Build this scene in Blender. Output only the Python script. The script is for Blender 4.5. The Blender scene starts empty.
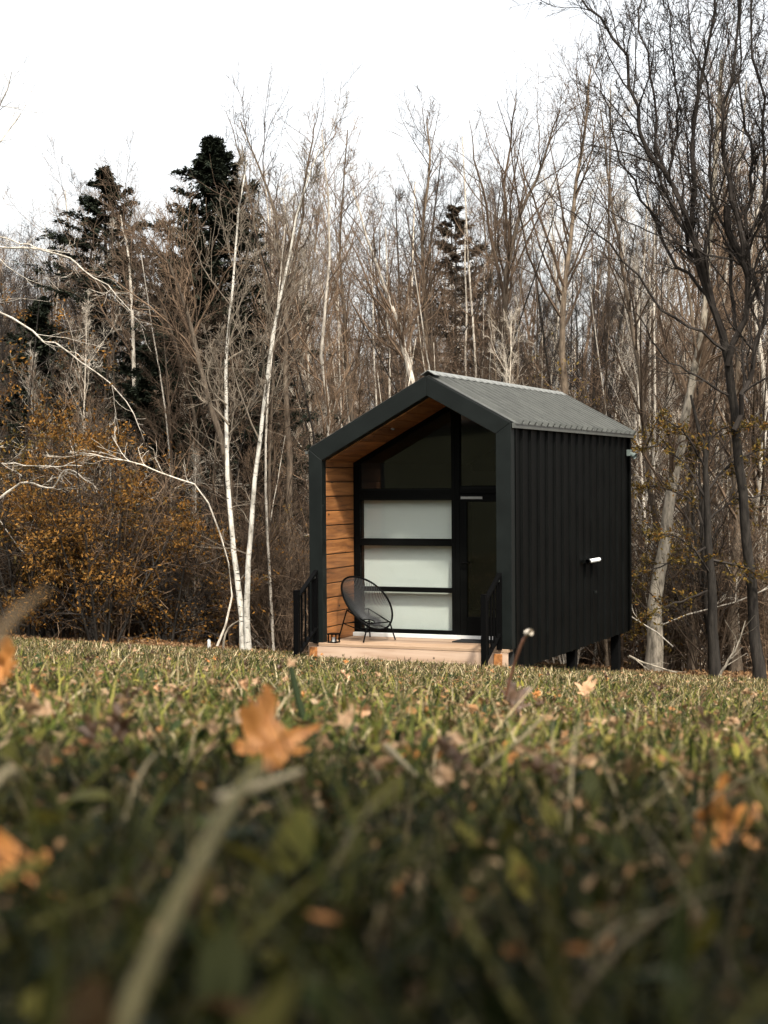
import bpy, bmesh, math, random
import numpy as np
from mathutils import Matrix, Vector

S = bpy.context.scene
COL = S.collection
R = math.radians
rng = np.random.default_rng(7)
random.seed(7)

# ------------------------------------------------------------------ camera numbers
F, PITCH, ROLL = 1616.0, -0.0197, -0.007
CX, CY, CAM_Z = 384.0, 512.0, 0.0

def P(u, v, Y):
    """point at distance Y seen at photo position (u, v)"""
    du, dv = u - CX, v - CY
    c, s = math.cos(-ROLL), math.sin(-ROLL)
    uu, vv = du * c - dv * s, du * s + dv * c
    x, y, z = uu / F, 1.0, -vv / F
    cp, sp = math.cos(PITCH), math.sin(PITCH)
    wy, wz = y * cp - z * sp, y * sp + z * cp
    k = Y / wy
    return np.array((x * k, Y, wz * k))

H0, SA, SB = 0.17, 0.1045, 0.063
def gz(x, y):
    x = np.asarray(x, float); y = np.asarray(y, float)
    yy = np.where(y < 34, y, 34 + 10 * np.tanh((y - 34) / 10))
    yy = np.where(y < -8, -8 + 10 * np.tanh((y + 8) / 10), yy)
    xx = 26 * np.tanh(x / 26)
    z = -H0 - SA * yy - SB * xx
    z = z + 0.05 * np.clip(y - 52, 0, 120)
    amp = np.clip((y - 23) / 6, 0, 1) * 0.06 + 0.006
    z = z + amp * (np.sin(x * 1.3 + y * .7) + np.sin(x * .53 - y * 1.1 + 2) + .6 * np.sin(x * 3.1 + 1) * np.sin(y * 2.7))
    return z
def edge_y(x):
    """where the lawn stops and the woods begin"""
    x = np.asarray(x, float)
    return 25.0 + .35 * np.sin(x * .9) + .25 * np.sin(x * 2.3 + 1)

# ------------------------------------------------------------------ object helpers
def tag(o, label=None, cat=None, group=None, kind=None):
    if label: o['label'] = label
    if cat: o['category'] = cat
    if group: o['group'] = group
    if kind: o['kind'] = kind
    return o
def empty(name, loc=(0, 0, 0), rz=0.0, label=None, cat=None, group=None):
    o = bpy.data.objects.new(name, None); COL.objects.link(o)
    o.location = loc; o.rotation_euler = (0, 0, rz); o.empty_display_size = .1
    return tag(o, label, cat, group)
def link(name, me, mat=None, parent=None, smooth=False):
    o = bpy.data.objects.new(name, me); COL.objects.link(o)
    if mat:
        for m in (mat if isinstance(mat, (list, tuple)) else [mat]): me.materials.append(m)
    if parent: o.parent = parent
    me.polygons.foreach_set('use_smooth', np.full(len(me.polygons), bool(smooth)))
    return o
def copy_tree(o, parent=None):
    c = o.copy(); COL.objects.link(c); c.parent = parent
    for ch in o.children:
        copy_tree(ch, c)
    return c

class MB:
    """collects shapes for one mesh"""
    def __init__(s): s.v = []; s.f = []; s.n = 0; s.col = []; s.use_col = False
    def add(s, v, f, col=None):
        v = np.asarray(v, float).reshape(-1, 3); f = np.asarray(f, int)
        s.v.append(v); s.f.append(f + s.n); s.n += len(v)
        if col is not None:
            s.use_col = True
            s.col.append(np.broadcast_to(np.asarray(col, float), (len(v), 3)))
        else: s.col.append(np.ones((len(v), 3)))
        return s
    def box(s, x0, x1, y0, y1, z0, z1):
        v = [(x, y, z) for z in (z0, z1) for y in (y0, y1) for x in (x0, x1)]
        f = [(0, 2, 3, 1), (4, 5, 7, 6), (0, 1, 5, 4), (2, 6, 7, 3), (0, 4, 6, 2), (1, 3, 7, 5)]
        return s.add(v, f)
    def prism(s, poly, y0, y1):
        """poly in (x,z) pulled from y0 to y1; convex quads only"""
        n = len(poly)
        v = [(x, y0, z) for x, z in poly] + [(x, y1, z) for x, z in poly]
        for i in range(n):
            j = (i + 1) % n
        if n == 4:
            s.add(v, [(0, 1, 2, 3), (7, 6, 5, 4)] + [(i, i + n, (i + 1) % n + n, (i + 1) % n) for i in range(n)])
        return s
    def tube(s, pts, rad, sides=8, col=None):
        pts = np.asarray(pts, float)[None]; rad = np.broadcast_to(np.asarray(rad, float), (pts.shape[1],))[None]
        return s.tubes(pts, rad, sides, col)
    def tubes(s, pts, rad, sides=4, col=None):
        """pts N,K,3  rad N,K"""
        N, K, _ = pts.shape
        if N == 0: return s
        t = np.gradient(pts, axis=1); t /= np.linalg.norm(t, axis=2, keepdims=True) + 1e-9
        m = t.mean(axis=1)
        ref = np.where(np.abs(m[:, 2:3]) < .6, np.array([[0, 0, 1.]]), np.array([[1., 0, 0]]))
        ref = np.repeat(ref[:, None], K, 1)
        a = np.cross(t, ref); a /= np.linalg.norm(a, axis=2, keepdims=True) + 1e-9
        b = np.cross(t, a)
        an = np.arange(sides) * 2 * np.pi / sides
        ring = a[:, :, None] * np.cos(an)[None, None, :, None] + b[:, :, None] * np.sin(an)[None, None, :, None]
        v = pts[:, :, None] + ring * rad[:, :, None, None]
        idx = np.arange(N * K * sides).reshape(N, K, sides)
        q = np.stack([idx[:, :-1], np.roll(idx[:, :-1], -1, 2), np.roll(idx[:, 1:], -1, 2), idx[:, 1:]], -1).reshape(-1, 4)
        return s.add(v.reshape(-1, 3), q, col)
    def mesh(s, name='m'):
        v = np.concatenate(s.v); me = bpy.data.meshes.new(name)
        widths = {f.shape[1] for f in s.f}
        nf = sum(len(f) for f in s.f)
        loops = np.concatenate([f.reshape(-1) for f in s.f]).astype(np.int32)
        sizes = np.concatenate([np.full(len(f), f.shape[1]) for f in s.f])
        starts = np.concatenate([[0], np.cumsum(sizes)[:-1]]).astype(np.int32)
        me.vertices.add(len(v)); me.vertices.foreach_set('co', v.astype(np.float32).reshape(-1))
        me.loops.add(len(loops)); me.loops.foreach_set('vertex_index', loops)
        me.polygons.add(nf); me.polygons.foreach_set('loop_start', starts)
        me.update(calc_edges=True)
        if s.use_col:
            ca = me.color_attributes.new('tint', 'FLOAT_COLOR', 'POINT')
            c = np.concatenate(s.col); c = np.hstack([c, np.ones((len(c), 1))]).astype(np.float32)
            ca.data.foreach_set('color', c.reshape(-1))
        return me
    def build(s, name, mat, parent=None, smooth=False):
        return link(name, s.mesh(name), mat, parent, smooth)

def bevel(o, w=.004, seg=2):
    m = o.modifiers.new('edge', 'BEVEL'); m.width = w; m.segments = seg; m.limit_method = 'ANGLE'; m.angle_limit = R(40)
    return o

# ------------------------------------------------------------------ materials
def new_mat(name):
    m = bpy.data.materials.new(name); m.use_nodes = True
    nt = m.node_tree; b = nt.nodes['Principled BSDF']
    return m, nt, b
def nd(nt, t, **kw):
    n = nt.nodes.new(t)
    for k, v in kw.items():
        if k in n.inputs: n.inputs[k].default_value = v
        else: setattr(n, k, v)
    return n
def ramp(nt, src, stops):
    r = nt.nodes.new('ShaderNodeValToRGB')
    e = r.color_ramp.elements
    while len(e) < len(stops): e.new(.5)
    for i, (p, c) in enumerate(stops):
        e[i].position = p; e[i].color = (*c, 1)
    nt.links.new(src, r.inputs[0]); return r.outputs[0]
def coords(nt, scale=(1, 1, 1), kind='Object'):
    tc = nt.nodes.new('ShaderNodeTexCoord'); mp = nt.nodes.new('ShaderNodeMapping')
    mp.inputs['Scale'].default_value = scale
    nt.links.new(tc.outputs[kind], mp.inputs['Vector']); return mp.outputs[0]
def noise(nt, vec, scale=5, detail=4, rough=.6, dist=0):
    n = nd(nt, 'ShaderNodeTexNoise', Scale=scale, Detail=detail, Roughness=rough, Distortion=dist)
    nt.links.new(vec, n.inputs['Vector']); return n.outputs['Fac']
def bump(nt, b, h, strength=.4, dist=.01):
    n = nd(nt, 'ShaderNodeBump', Strength=strength, Distance=dist)
    nt.links.new(h, n.inputs['Height']); nt.links.new(n.outputs[0], b.inputs['Normal'])
def mixc(nt, fac, a, b, mode='MIX'):
    n = nt.nodes.new('ShaderNodeMix'); n.data_type = 'RGBA'; n.blend_type = mode
    for sock, val in ((n.inputs[0], fac), (n.inputs[6], a), (n.inputs[7], b)):
        if isinstance(val, (int, float)): sock.default_value = val
        elif isinstance(val, tuple): sock.default_value = (*val, 1)
        else: nt.links.new(val, sock)
    return n.outputs[2]

def mat_bark(name, dark, light, scale=6, zs=.25, rough=.85, pos=(.35, .65), marks=False, vary=.25):
    m, nt, b = new_mat(name)
    v = coords(nt, (1, 1, zs))
    n1 = noise(nt, v, scale, 6, .65)
    c = ramp(nt, n1, [(pos[0], dark), (pos[1], light)])
    if marks:
        v2 = coords(nt, (1, 1, 5))
        n2 = noise(nt, v2, 7, 3, .6, .4)
        k = ramp(nt, n2, [(.60, (0, 0, 0)), (.66, (1, 1, 1))])
        c = mixc(nt, k, c, (.035, .03, .026))
    if vary:
        oi = nt.nodes.new('ShaderNodeObjectInfo')
        r_ = ramp(nt, oi.outputs['Random'], [(0, (1 - vary,) * 3), (.5, (1, 1, 1)), (1, (1 + vary, 1 + vary * .9, 1 + vary * .75))])
        c = mixc(nt, 1.0, c, r_, 'MULTIPLY')
    nt.links.new(c, b.inputs['Base Color']); b.inputs['Roughness'].default_value = rough
    b.inputs['Specular IOR Level'].default_value = .1
    bump(nt, b, n1, .9, .02)
    return m
def mat_leaf(name, cols, rough=.6, trans=.35, scale=1.0, attr=None):
    """leafy matter: colour changes from leaf to leaf, some light comes through"""
    m, nt, b = new_mat(name)
    if attr:
        at = nt.nodes.new('ShaderNodeAttribute'); at.attribute_name = attr
        c = at.outputs['Color']
    else:
        g = nt.nodes.new('ShaderNodeNewGeometry')
        n = len(cols)
        c = ramp(nt, g.outputs['Random Per Island'], [(i / max(1, n - 1), cc) for i, cc in enumerate(cols)])
    nt.links.new(c, b.inputs['Base Color']); b.inputs['Roughness'].default_value = rough
    b.inputs['Specular IOR Level'].default_value = .06
    tr = nt.nodes.new('ShaderNodeBsdfTranslucent'); nt.links.new(c, tr.inputs['Color'])
    mx = nt.nodes.new('ShaderNodeMixShader'); mx.inputs[0].default_value = trans
    nt.links.new(b.outputs[0], mx.inputs[1]); nt.links.new(tr.outputs[0], mx.inputs[2])
    nt.links.new(mx.outputs[0], nt.nodes['Material Output'].inputs['Surface'])
    return m
def mat_plain(name, col, rough=.5, metal=0, n_scale=0, n_amt=.2, bmp=0, spec=.5):
    m, nt, b = new_mat(name)
    b.inputs['Base Color'].default_value = (*col, 1); b.inputs['Roughness'].default_value = rough
    b.inputs['Metallic'].default_value = metal; b.inputs['Specular IOR Level'].default_value = spec
    if n_scale:
        v = coords(nt); n1 = noise(nt, v, n_scale, 5, .65)
        lo = tuple(x * (1 - n_amt) for x in col); hi = tuple(min(1, x * (1 + n_amt)) for x in col)
        nt.links.new(ramp(nt, n1, [(.3, lo), (.7, hi)]), b.inputs['Base Color'])
        r_ = nd(nt, 'ShaderNodeMapRange'); r_.inputs['To Min'].default_value = rough - .12; r_.inputs['To Max'].default_value = rough + .15
        nt.links.new(n1, r_.inputs['Value']); nt.links.new(r_.outputs[0], b.inputs['Roughness'])
        if bmp: bump(nt, b, n1, bmp, .01)
    return m
def mat_wood(name, cols, axis_scale=(1, .08, 1), rough=.55):
    m, nt, b = new_mat(name)
    v = coords(nt, axis_scale)
    g = nt.nodes.new('ShaderNodeNewGeometry')
    off = nd(nt, 'ShaderNodeVectorMath', operation='SCALE'); off.inputs['Scale'].default_value = 17.0
    cb = nt.nodes.new('ShaderNodeCombineXYZ')
    for i in range(3): nt.links.new(g.outputs['Random Per Island'], cb.inputs[i])
    nt.links.new(cb.outputs[0], off.inputs[0])
    ad = nd(nt, 'ShaderNodeVectorMath', operation='ADD'); nt.links.new(v, ad.inputs[0]); nt.links.new(off.outputs[0], ad.inputs[1])
    n1 = noise(nt, ad.outputs[0], 14, 6, .6, 1.2)
    c = ramp(nt, n1, [(.25, cols[0]), (.5, cols[1]), (.75, cols[2])])
    tint = ramp(nt, g.outputs['Random Per Island'], [(0, (.72, .68, .64)), (.5, (1, 1, 1)), (1, (1.18, 1.12, 1.02))])
    c = mixc(nt, 1.0, c, tint, 'MULTIPLY')
    # knots
    v3 = coords(nt, (1, .55, 1)); vo = nd(nt, 'ShaderNodeTexVoronoi', Scale=4.2); 
    ad2 = nd(nt, 'ShaderNodeVectorMath', operation='ADD'); nt.links.new(v3, ad2.inputs[0]); nt.links.new(off.outputs[0], ad2.inputs[1])
    nt.links.new(ad2.outputs[0], vo.inputs['Vector'])
    k = ramp(nt, vo.outputs['Distance'], [(.035, (1, 1, 1)), (.08, (0, 0, 0))])
    c = mixc(nt, k, c, tuple(x * .3 for x in cols[0]))
    nt.links.new(c, b.inputs['Base Color']); b.inputs['Roughness'].default_value = rough
    b.inputs['Specular IOR Level'].default_value = .3
    bump(nt, b, n1, .25, .004)
    return m
def mat_glass(name, tint=(.93, .95, .94), base=.04):
    m, nt, b = new_mat(name)
    nt.nodes.remove(b)
    tr = nt.nodes.new('ShaderNodeBsdfTransparent'); tr.inputs[0].default_value = (*tint, 1)
    gl = nt.nodes.new('ShaderNodeBsdfGlossy'); gl.inputs['Roughness'].default_value = .015
    fr = nt.nodes.new('ShaderNodeLayerWeight'); fr.inputs['Blend'].default_value = .5
    pw = nd(nt, 'ShaderNodeMath', operation='POWER'); pw.inputs[1].default_value = 5.0
    nt.links.new(fr.outputs['Facing'], pw.inputs[0])
    ma = nd(nt, 'ShaderNodeMath', operation='MULTIPLY_ADD'); ma.inputs[1].default_value = .93; ma.inputs[2].default_value = base
    nt.links.new(pw.outputs[0], ma.inputs[0])
    mx = nt.nodes.new('ShaderNodeMixShader'); nt.links.new(ma.outputs[0], mx.inputs[0])
    nt.links.new(tr.outputs[0], mx.inputs[1]); nt.links.new(gl.outputs[0], mx.inputs[2])
    nt.links.new(mx.outputs[0], nt.nodes['Material Output'].inputs['Surface'])
    return m

M = dict(
    black=mat_plain('black_painted_steel', (.0019, .0021, .0019), .5, 0, 3, .35, .03, .045),
    trim=mat_plain('dark_green_black_trim', (.0035, .0050, .0044), .5, 0, 4, .25, .02, .17),
    roof=mat_plain('dark_roof_sheet', (0.058, 0.060, 0.053), .40, 0, 5, .25, .04, .55),
    ridge=mat_plain('worn_ridge_cap', (0.169, 0.1723, 0.1593), .5, .2, 6, .2, .03),
    dark_in=mat_plain('dark_interior', (0.013, 0.0123, 0.0111), .7),
    wood=mat_wood('cedar_boards', [(.05, .019, .007), (.195, .080, .025), (.33, .150, .052)]),
    deck=mat_wood('pale_deck_boards', [(0.15, 0.093, 0.06), (0.24, 0.168, 0.114), (0.294, 0.216, 0.156)], (.08, 1, 1), .65),
    rim=mat_wood('raw_rim_board', [(0.216, 0.141, 0.096), (0.312, 0.228, 0.171), (0.36, 0.276, 0.216)], (.08, 1, 1), .65),
    white=mat_plain('white_painted', (0.468, 0.468, 0.455), .5, 0, 8, .06),
    blind=mat_plain('pale_roller_blind', (0.44, 0.452, 0.425), .85, 0, 60, .03, 0, .1),
    glass=mat_glass('window_glass'),
    cord=mat_plain('black_cord', (0.0078, 0.0084, 0.0084), .45, 0, 0, 0, 0, .3),
    rod=mat_plain('black_rod', (.0016, .0016, .0016), .55, 0, 0, 0, 0, .035),
    mat_=mat_plain('dark_doormat', (0.013, 0.013, 0.013), .95, 0, 90, .5, .4, .1),
    lamp_glass=mat_plain('white_cover', (0.85, 0.85, 0.83), .3),
    concrete=mat_plain('dark_pier', (.0022, .0022, .0022), .6, 0, 8, .2, .1, .06),
    birch=mat_bark('birch_bark', (.15, .135, .11), (.47, .44, .38), 9, .5, .75, (.32, .55), True, .0),
    birch_twig=mat_bark('birch_twig', (0.07, 0.056, 0.042), (0.17, 0.14, 0.105), 6, .3, .8, (.3, .6), False, .15),
    tan=mat_bark('tan_grey_bark', (.05, .043, .033), (.24, .21, .165), 16, .3, .85, (.32, .6), False, .3),
    pale=mat_bark('pale_grey_bark', (0.176, 0.152, 0.12), (0.496, 0.448, 0.376), 13, .3, .85, (.32, .6), False, .3),
    grey=mat_bark('grey_brown_bark', (.030, .023, .017), (.145, .113, .082), 20, .2, .9, (.3, .65), False, .45),
    dark=mat_bark('dark_bark', (0.008, 0.007, 0.006), (0.034, 0.029, 0.024), 20, .2, .9, (.3, .7), False, .1),
    twig=mat_bark('bare_twig', (.028, .019, .013), (.135, .094, .063), 2.2, .5, .85, (.35, .65), False, .6),
    twig_d=mat_bark('dark_twig', (0.0097, 0.0078, 0.0065), (0.039, 0.0325, 0.0273), 4, .5, .85, (.3, .7), False, .15),
    needle=mat_leaf('dark_needles', [(0.0065, 0.0091, 0.0065), (0.0143, 0.0182, 0.0117), (0.0228, 0.026, 0.0156)], .7, .1),
    needle_b=mat_leaf('brown_needles', [(0.0195, 0.0169, 0.0117), (0.0325, 0.0273, 0.0182), (0.0488, 0.0358, 0.0228)], .7, .1),
    rust=mat_leaf('rusty_leaves', [(0.04, 0.02, 0.0064), (0.10, 0.045, 0.011), (0.235, 0.115, 0.026), (0.165, 0.082, 0.02), (0.08, 0.06, 0.024)], .6, .3),
    olive=mat_leaf('olive_leaves', [(0.0325, 0.026, 0.0078), (0.078, 0.0553, 0.013), (0.143, 0.091, 0.0195), (0.1105, 0.0488, 0.013)], .6, .3),
    yellow_l=mat_leaf('yellow_leaves', [(0.156, 0.104, 0.0195), (0.234, 0.156, 0.0325), (0.13, 0.0975, 0.0325)], .6, .35),
    litter=mat_leaf('litter_leaves', [(0.052, 0.026, 0.013), (0.13, 0.065, 0.0292), (0.195, 0.1105, 0.052), (0.273, 0.1755, 0.091), (0.104, 0.065, 0.039)], .75, .15),
    crumb=mat_leaf('leaf_crumbs', [(0.065, 0.0358, 0.0195), (0.208, 0.1365, 0.078), (0.13, 0.0585, 0.026), (0.299, 0.221, 0.1365), (0.247, 0.1105, 0.039), (0.182, 0.13, 0.078)], .7, .2),
    grass=mat_leaf('grass_blades', None, .5, .3, attr='tint'),
)

# ------------------------------------------------------------------ ground
def ground_mat(name, stops, scale):
    m, nt, b = new_mat(name)
    v = coords(nt); n1 = noise(nt, v, scale, 8, .7)
    n2 = noise(nt, v, scale * .08, 4, .6)
    c = ramp(nt, n1, stops)
    c = mixc(nt, 1.0, c, ramp(nt, n2, [(.3, (.75, .75, .75)), (.7, (1.15, 1.15, 1.1))]), 'MULTIPLY')
    nt.links.new(c, b.inputs['Base Color']); b.inputs['Roughness'].default_value = .95
    b.inputs['Specular IOR Level'].default_value = .1
    bump(nt, b, n1, .8, .03)
    return m
def sheet(name, xs, ys, mat, dz=0, label=None, clip=None):
    X, Y = np.meshgrid(xs, ys, indexing='xy')
    if clip is not None: Y = np.minimum(Y, clip(X))
    Z = gz(X, Y) + dz
    v = np.stack([X, Y, Z], -1).reshape(-1, 3)
    nx, ny = len(xs), len(ys)
    i = np.arange(nx * ny).reshape(ny, nx)
    f = np.stack([i[:-1, :-1], i[:-1, 1:], i[1:, 1:], i[1:, :-1]], -1).reshape(-1, 4)
    o = MB().add(v, f).build(name, mat, None, True)
    return tag(o, label, None, None, 'structure')
g1 = ground_mat('leaf_litter_ground', [(.3, (0.0292, 0.0169, 0.0091)), (.5, (0.0715, 0.0423, 0.0228)), (.7, (0.143, 0.091, 0.052))], 9)
g2 = ground_mat('lawn_soil', [(.3, (0.0117, 0.013, 0.0052)), (.55, (0.0325, 0.0325, 0.013)), (.75, (0.0715, 0.0618, 0.0292))], 25)
sheet('forest_floor', np.concatenate([np.linspace(-300, -45, 12), np.linspace(-40, 40, 121), np.linspace(45, 300, 12)]),
      np.concatenate([np.linspace(-120, -20, 8), np.linspace(-15, 22, 30), np.linspace(22.5, 60, 100), np.linspace(62, 320, 30)]), g1, -.03,
      'brown leaf littered ground under the bare trees')
sheet('lawn', np.linspace(-26, 26, 209), np.linspace(-14, 26, 161), g2, 0, 'rough mown lawn sloping down to the black cabin', clip=edge_y)

# ------------------------------------------------------------------ grass
def blades(mb, x, y, h, w, lean, az, bend, cols, K=5, zoff=0, oval=False):
    n = len(x); t = np.linspace(0, 1, K)[None]
    th = lean[:, None] + bend[:, None] * t            # angle from vertical along the blade
    ds = h[:, None] / (K - 1)
    hx = np.concatenate([np.zeros((n, 1)), np.cumsum(np.sin(th[:, :-1]) * ds, 1)], 1)
    hz = np.concatenate([np.zeros((n, 1)), np.cumsum(np.cos(th[:, :-1]) * ds, 1)], 1)
    z0 = gz(x, y) - .004 + zoff
    px = x[:, None] + hx * np.cos(az)[:, None]; py = y[:, None] + hx * np.sin(az)[:, None]
    pz = np.maximum(np.asarray(z0)[:, None] + hz, gz(px, py) + .003)
    ww = w[:, None] * (np.sin(np.pi * np.clip(t, 0, 1) ** .85) * .5 if oval else (1 - t ** 2.2) * .5) + w[:, None] * .03
    tw = rng.uniform(-.9, .9, n)[:, None] + az[:, None]
    sx, sy = -np.sin(tw) * ww, np.cos(tw) * ww
    v = np.stack([np.stack([px - sx, py - sy, pz], -1), np.stack([px + sx, py + sy, pz + ww * .3], -1)], 2)  # n,K,2,3
    i = np.arange(n * K * 2).reshape(n, K, 2)
    f = np.stack([i[:, :-1, 0], i[:, :-1, 1], i[:, 1:, 1], i[:, 1:, 0]], -1).reshape(-1, 4)
    c = np.repeat(cols[:, None], K * 2, 1).reshape(-1, 3)
    mb.add(v.reshape(-1, 3), f, c)
GREEN = np.array([(0.013, 0.0169, 0.0046), (0.026, 0.0286, 0.0065), (0.0488, 0.0468, 0.0104), (0.0078, 0.0111, 0.0039), (0.0748, 0.0683, 0.0169), (0.0169, 0.0208, 0.0065)])
STRAW = np.array([(0.13, 0.1008, 0.0488), (0.221, 0.1755, 0.0975), (0.0845, 0.065, 0.0292), (0.0585, 0.0358, 0.0182), (0.26, 0.2145, 0.13), (0.0325, 0.0228, 0.013)])
def pick(pal, n, j=.2):
    c = pal[rng.integers(0, len(pal), n)]
    return c * rng.uniform(1 - j, 1 + j, (n, 1))
def patch_noise(x, y):
    return .5 + .25 * np.sin(x * 2.1 + 1.3 * np.sin(y * 1.7)) + .25 * np.sin(y * 2.9 + 1.1 * np.sin(x * 2.3 + 1))
gm = MB()
def clump_noise(x, y):
    a = np.sin(x * 31 + 2.1 * np.sin(y * 17)) * np.sin(y * 27 + 1.7 * np.sin(x * 23)); b = np.sin(x * 11.3 + 1.5 * np.sin(y * 7.1)) * np.sin(y * 12.7 + 1)
    return .5 + .28 * a + .22 * b
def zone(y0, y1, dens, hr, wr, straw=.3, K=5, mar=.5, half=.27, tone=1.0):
    A = (y1 - y0) * 2 * (half * (y0 + y1) / 2 + mar)
    n = int(A * dens)
    y = rng.uniform(y0, y1, n); x = rng.uniform(-1, 1, n) * (half * y + mar)
    # under the cabin nothing grows
    k = y < edge_y(x) + rng.uniform(-.3, .2, n)
    lx = (x - CABX) * math.cos(TH) - (y - CABY) * math.sin(TH); ly = (x - CABX) * math.sin(TH) + (y - CABY) * math.cos(TH)
    k &= ~((lx > 0) & (lx < 2.6) & (ly > -.02) & (ly < 5.5))
    x, y = x[k], y[k]; n = len(x)
    pn = patch_noise(x, y)
    dead = rng.random(n) < straw * (.5 + pn)
    cn = clump_noise(x, y)
    h = rng.uniform(*hr, n) * (.75 + .5 * pn) * (.45 + 1.0 * cn) * np.where(dead, .9, 1)
    w = rng.uniform(*wr, n)
    lean = np.abs(rng.normal(.25, .45, n)) + dead * rng.uniform(0, 1.2, n)
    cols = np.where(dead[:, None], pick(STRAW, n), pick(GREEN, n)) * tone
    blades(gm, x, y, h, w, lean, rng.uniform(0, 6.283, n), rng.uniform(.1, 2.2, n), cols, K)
TH, CABX, CABY, CABZ = .4023, -.9165, 19.7179, -1.9743
zone(.20, 1.6, 8500, (.03, .085), (.0022, .0055), .22, 6, .35, tone=.5)  # tone puts shade into the nearest blades' colour, sunlight into the farther ones
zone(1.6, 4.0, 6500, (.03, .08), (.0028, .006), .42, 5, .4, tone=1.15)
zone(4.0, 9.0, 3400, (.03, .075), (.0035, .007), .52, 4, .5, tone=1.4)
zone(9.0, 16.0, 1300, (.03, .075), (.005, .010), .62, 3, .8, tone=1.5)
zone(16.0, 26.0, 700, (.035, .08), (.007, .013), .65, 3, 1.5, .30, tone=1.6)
# broader weed leaves down among the blades
WEED = np.array([(.012, .022, .008), (.022, .034, .010), (.035, .046, .013), (.055, .062, .016), (.10, .095, .02), (.09, .05, .02), (.19, .165, .03), (.16, .115, .055)])
def weeds(y0, y1, n, mar, ln=(.018, .045), wd=(.010, .022), tone=1.0):
    y = y0 + (y1 - y0) * rng.random(n) ** 1.2; x = rng.uniform(-1, 1, n) * (.27 * y + mar)
    blades(gm, x, y, rng.uniform(*ln, n), rng.uniform(*wd, n), rng.uniform(.6, 1.6, n), rng.uniform(0, 6.283, n),
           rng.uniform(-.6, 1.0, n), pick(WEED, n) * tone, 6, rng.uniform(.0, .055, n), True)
weeds(.35, 1.6, 520, .3, tone=.55); weeds(1.6, 5, 2200, .5, (.018, .04), (.007, .015)); weeds(5, 8, 700, .5)  # nearest weed leaves coloured darker to deepen the foreground shade
def thatch(y0, y1, n, mar, hr=(.04, .11), wr=(.002, .0045), pal=STRAW):
    y = y0 + (y1 - y0) * rng.random(n) ** 1.3; x = rng.uniform(-1, 1, n) * (.27 * y + mar)
    blades(gm, x, y, rng.uniform(*hr, n), rng.uniform(*wr, n), rng.uniform(.3, 1.5, n), rng.uniform(0, 6.283, n), rng.uniform(-.5, 1.6, n), pick(pal, n) * np.where(y > 1.7, 1.6, .5)[:, None], 7, .015)  # blade colour dimmed up close as shade, raised beyond as sunlight
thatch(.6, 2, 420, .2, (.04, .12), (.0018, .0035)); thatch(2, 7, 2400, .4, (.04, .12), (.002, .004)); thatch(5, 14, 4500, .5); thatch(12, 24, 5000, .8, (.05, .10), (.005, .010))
LUSH = np.array([(.020, .030, .006), (.040, .050, .009), (.080, .082, .016), (.012, .018, .005), (.13, .12, .03)])
thatch(.35, 2.5, 2600, .2, (.05, .12), (.0028, .0055), LUSH)
thatch(2.0, 8, 7000, .4, (.05, .11), (.003, .006), LUSH)
thatch(1.1, 4, 340, .3, (.08, .16), (.0028, .0048)); thatch(4, 9, 500, .4, (.07, .12), (.003, .006))
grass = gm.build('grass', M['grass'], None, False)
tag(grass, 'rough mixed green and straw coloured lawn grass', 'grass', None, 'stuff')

# ------------------------------------------------------------------ cabin
W, L, AP, TP, HL, ZB, RC = 2.6, 5.4914, 1.5531, .5432, 2.3592, -.2666, .9474
HA = HL + AP * TP; HR = HA - (W - AP) * TP
cab = empty('cabin', (CABX, CABY, CABZ), -TH, 'small black steel clad cabin with a lopsided gable and cedar lined porch', 'cabin')
def top(x):  # outer roof line
    return HL + x * TP if x < AP else HA - (x - AP) * TP
# front portal trim
fw, fv = .175, .235
def ztop_in(x): return top(x) - fv
m = MB()
xl, xr = fw, W - .19
m.prism([(0, 0), (0, HL), (xl, ztop_in(xl)), (xl, 0)], 0, .13)
m.prism([(0, HL), (AP, HA), (AP, HA - fv), (xl, ztop_in(xl))], 0, .13)
m.prism([(AP, HA), (W, HR), (xr, ztop_in(xr)), (AP, HA - fv)], 0, .13)
m.prism([(W, HR), (W, 0), (xr, 0), (xr, ztop_in(xr))], 0, .13)
fr = m.build('portal_trim', M['trim'], cab)
bevel(fr, .006)
# seams in the trim
for q in ((W - .008, W + .012, .13, .165, ZB + .02, HR - .02), (W - .03, W + .012, L - .06, L, ZB + .02, HR - .02), (-.012, .008, .13, .165, ZB + .02, HL - .02)):
    bevel(MB().box(*q).build('corner_trim', M['black'], cab), .003)
# ribbed side walls
def ribbed(y0, y1, pitch, rw, rh):
    """profile along y: list of (y, out)"""
    p = []; y = y0
    while y < y1 - .02:
        e = min(y + pitch, y1)
        p += [(y, 0), (min(y + pitch - rw * 1.6, y1), 0), (min(y + pitch - rw * 1.25, y1), rh), (min(y + pitch - rw * .35, y1), rh), (e, 0)]
        y += pitch
    return p
def wall_sheet(name, xbase, sgn, zt, parent):
    prof = ribbed(.165, L - .06, .335, .05, .027)
    m = MB(); v = []; f = []
    for (y, o) in prof:
        v += [(xbase + sgn * o, y, ZB), (xbase + sgn * o, y, zt)]
    for i in range(len(prof) - 1):
        if prof[i + 1][0] - prof[i][0] < 1e-6 and abs(prof[i + 1][1] - prof[i][1]) < 1e-6: continue
        f.append((2 * i, 2 * i + 2, 2 * i + 3, 2 * i + 1))
    m.add(v, f)
    return m.build(name, M['black'], parent)
wall_sheet('side_wall', W - .03, 1, HR - .05, cab)
wall_sheet('side_wall', .03, -1, HL - .05, cab)
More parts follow.
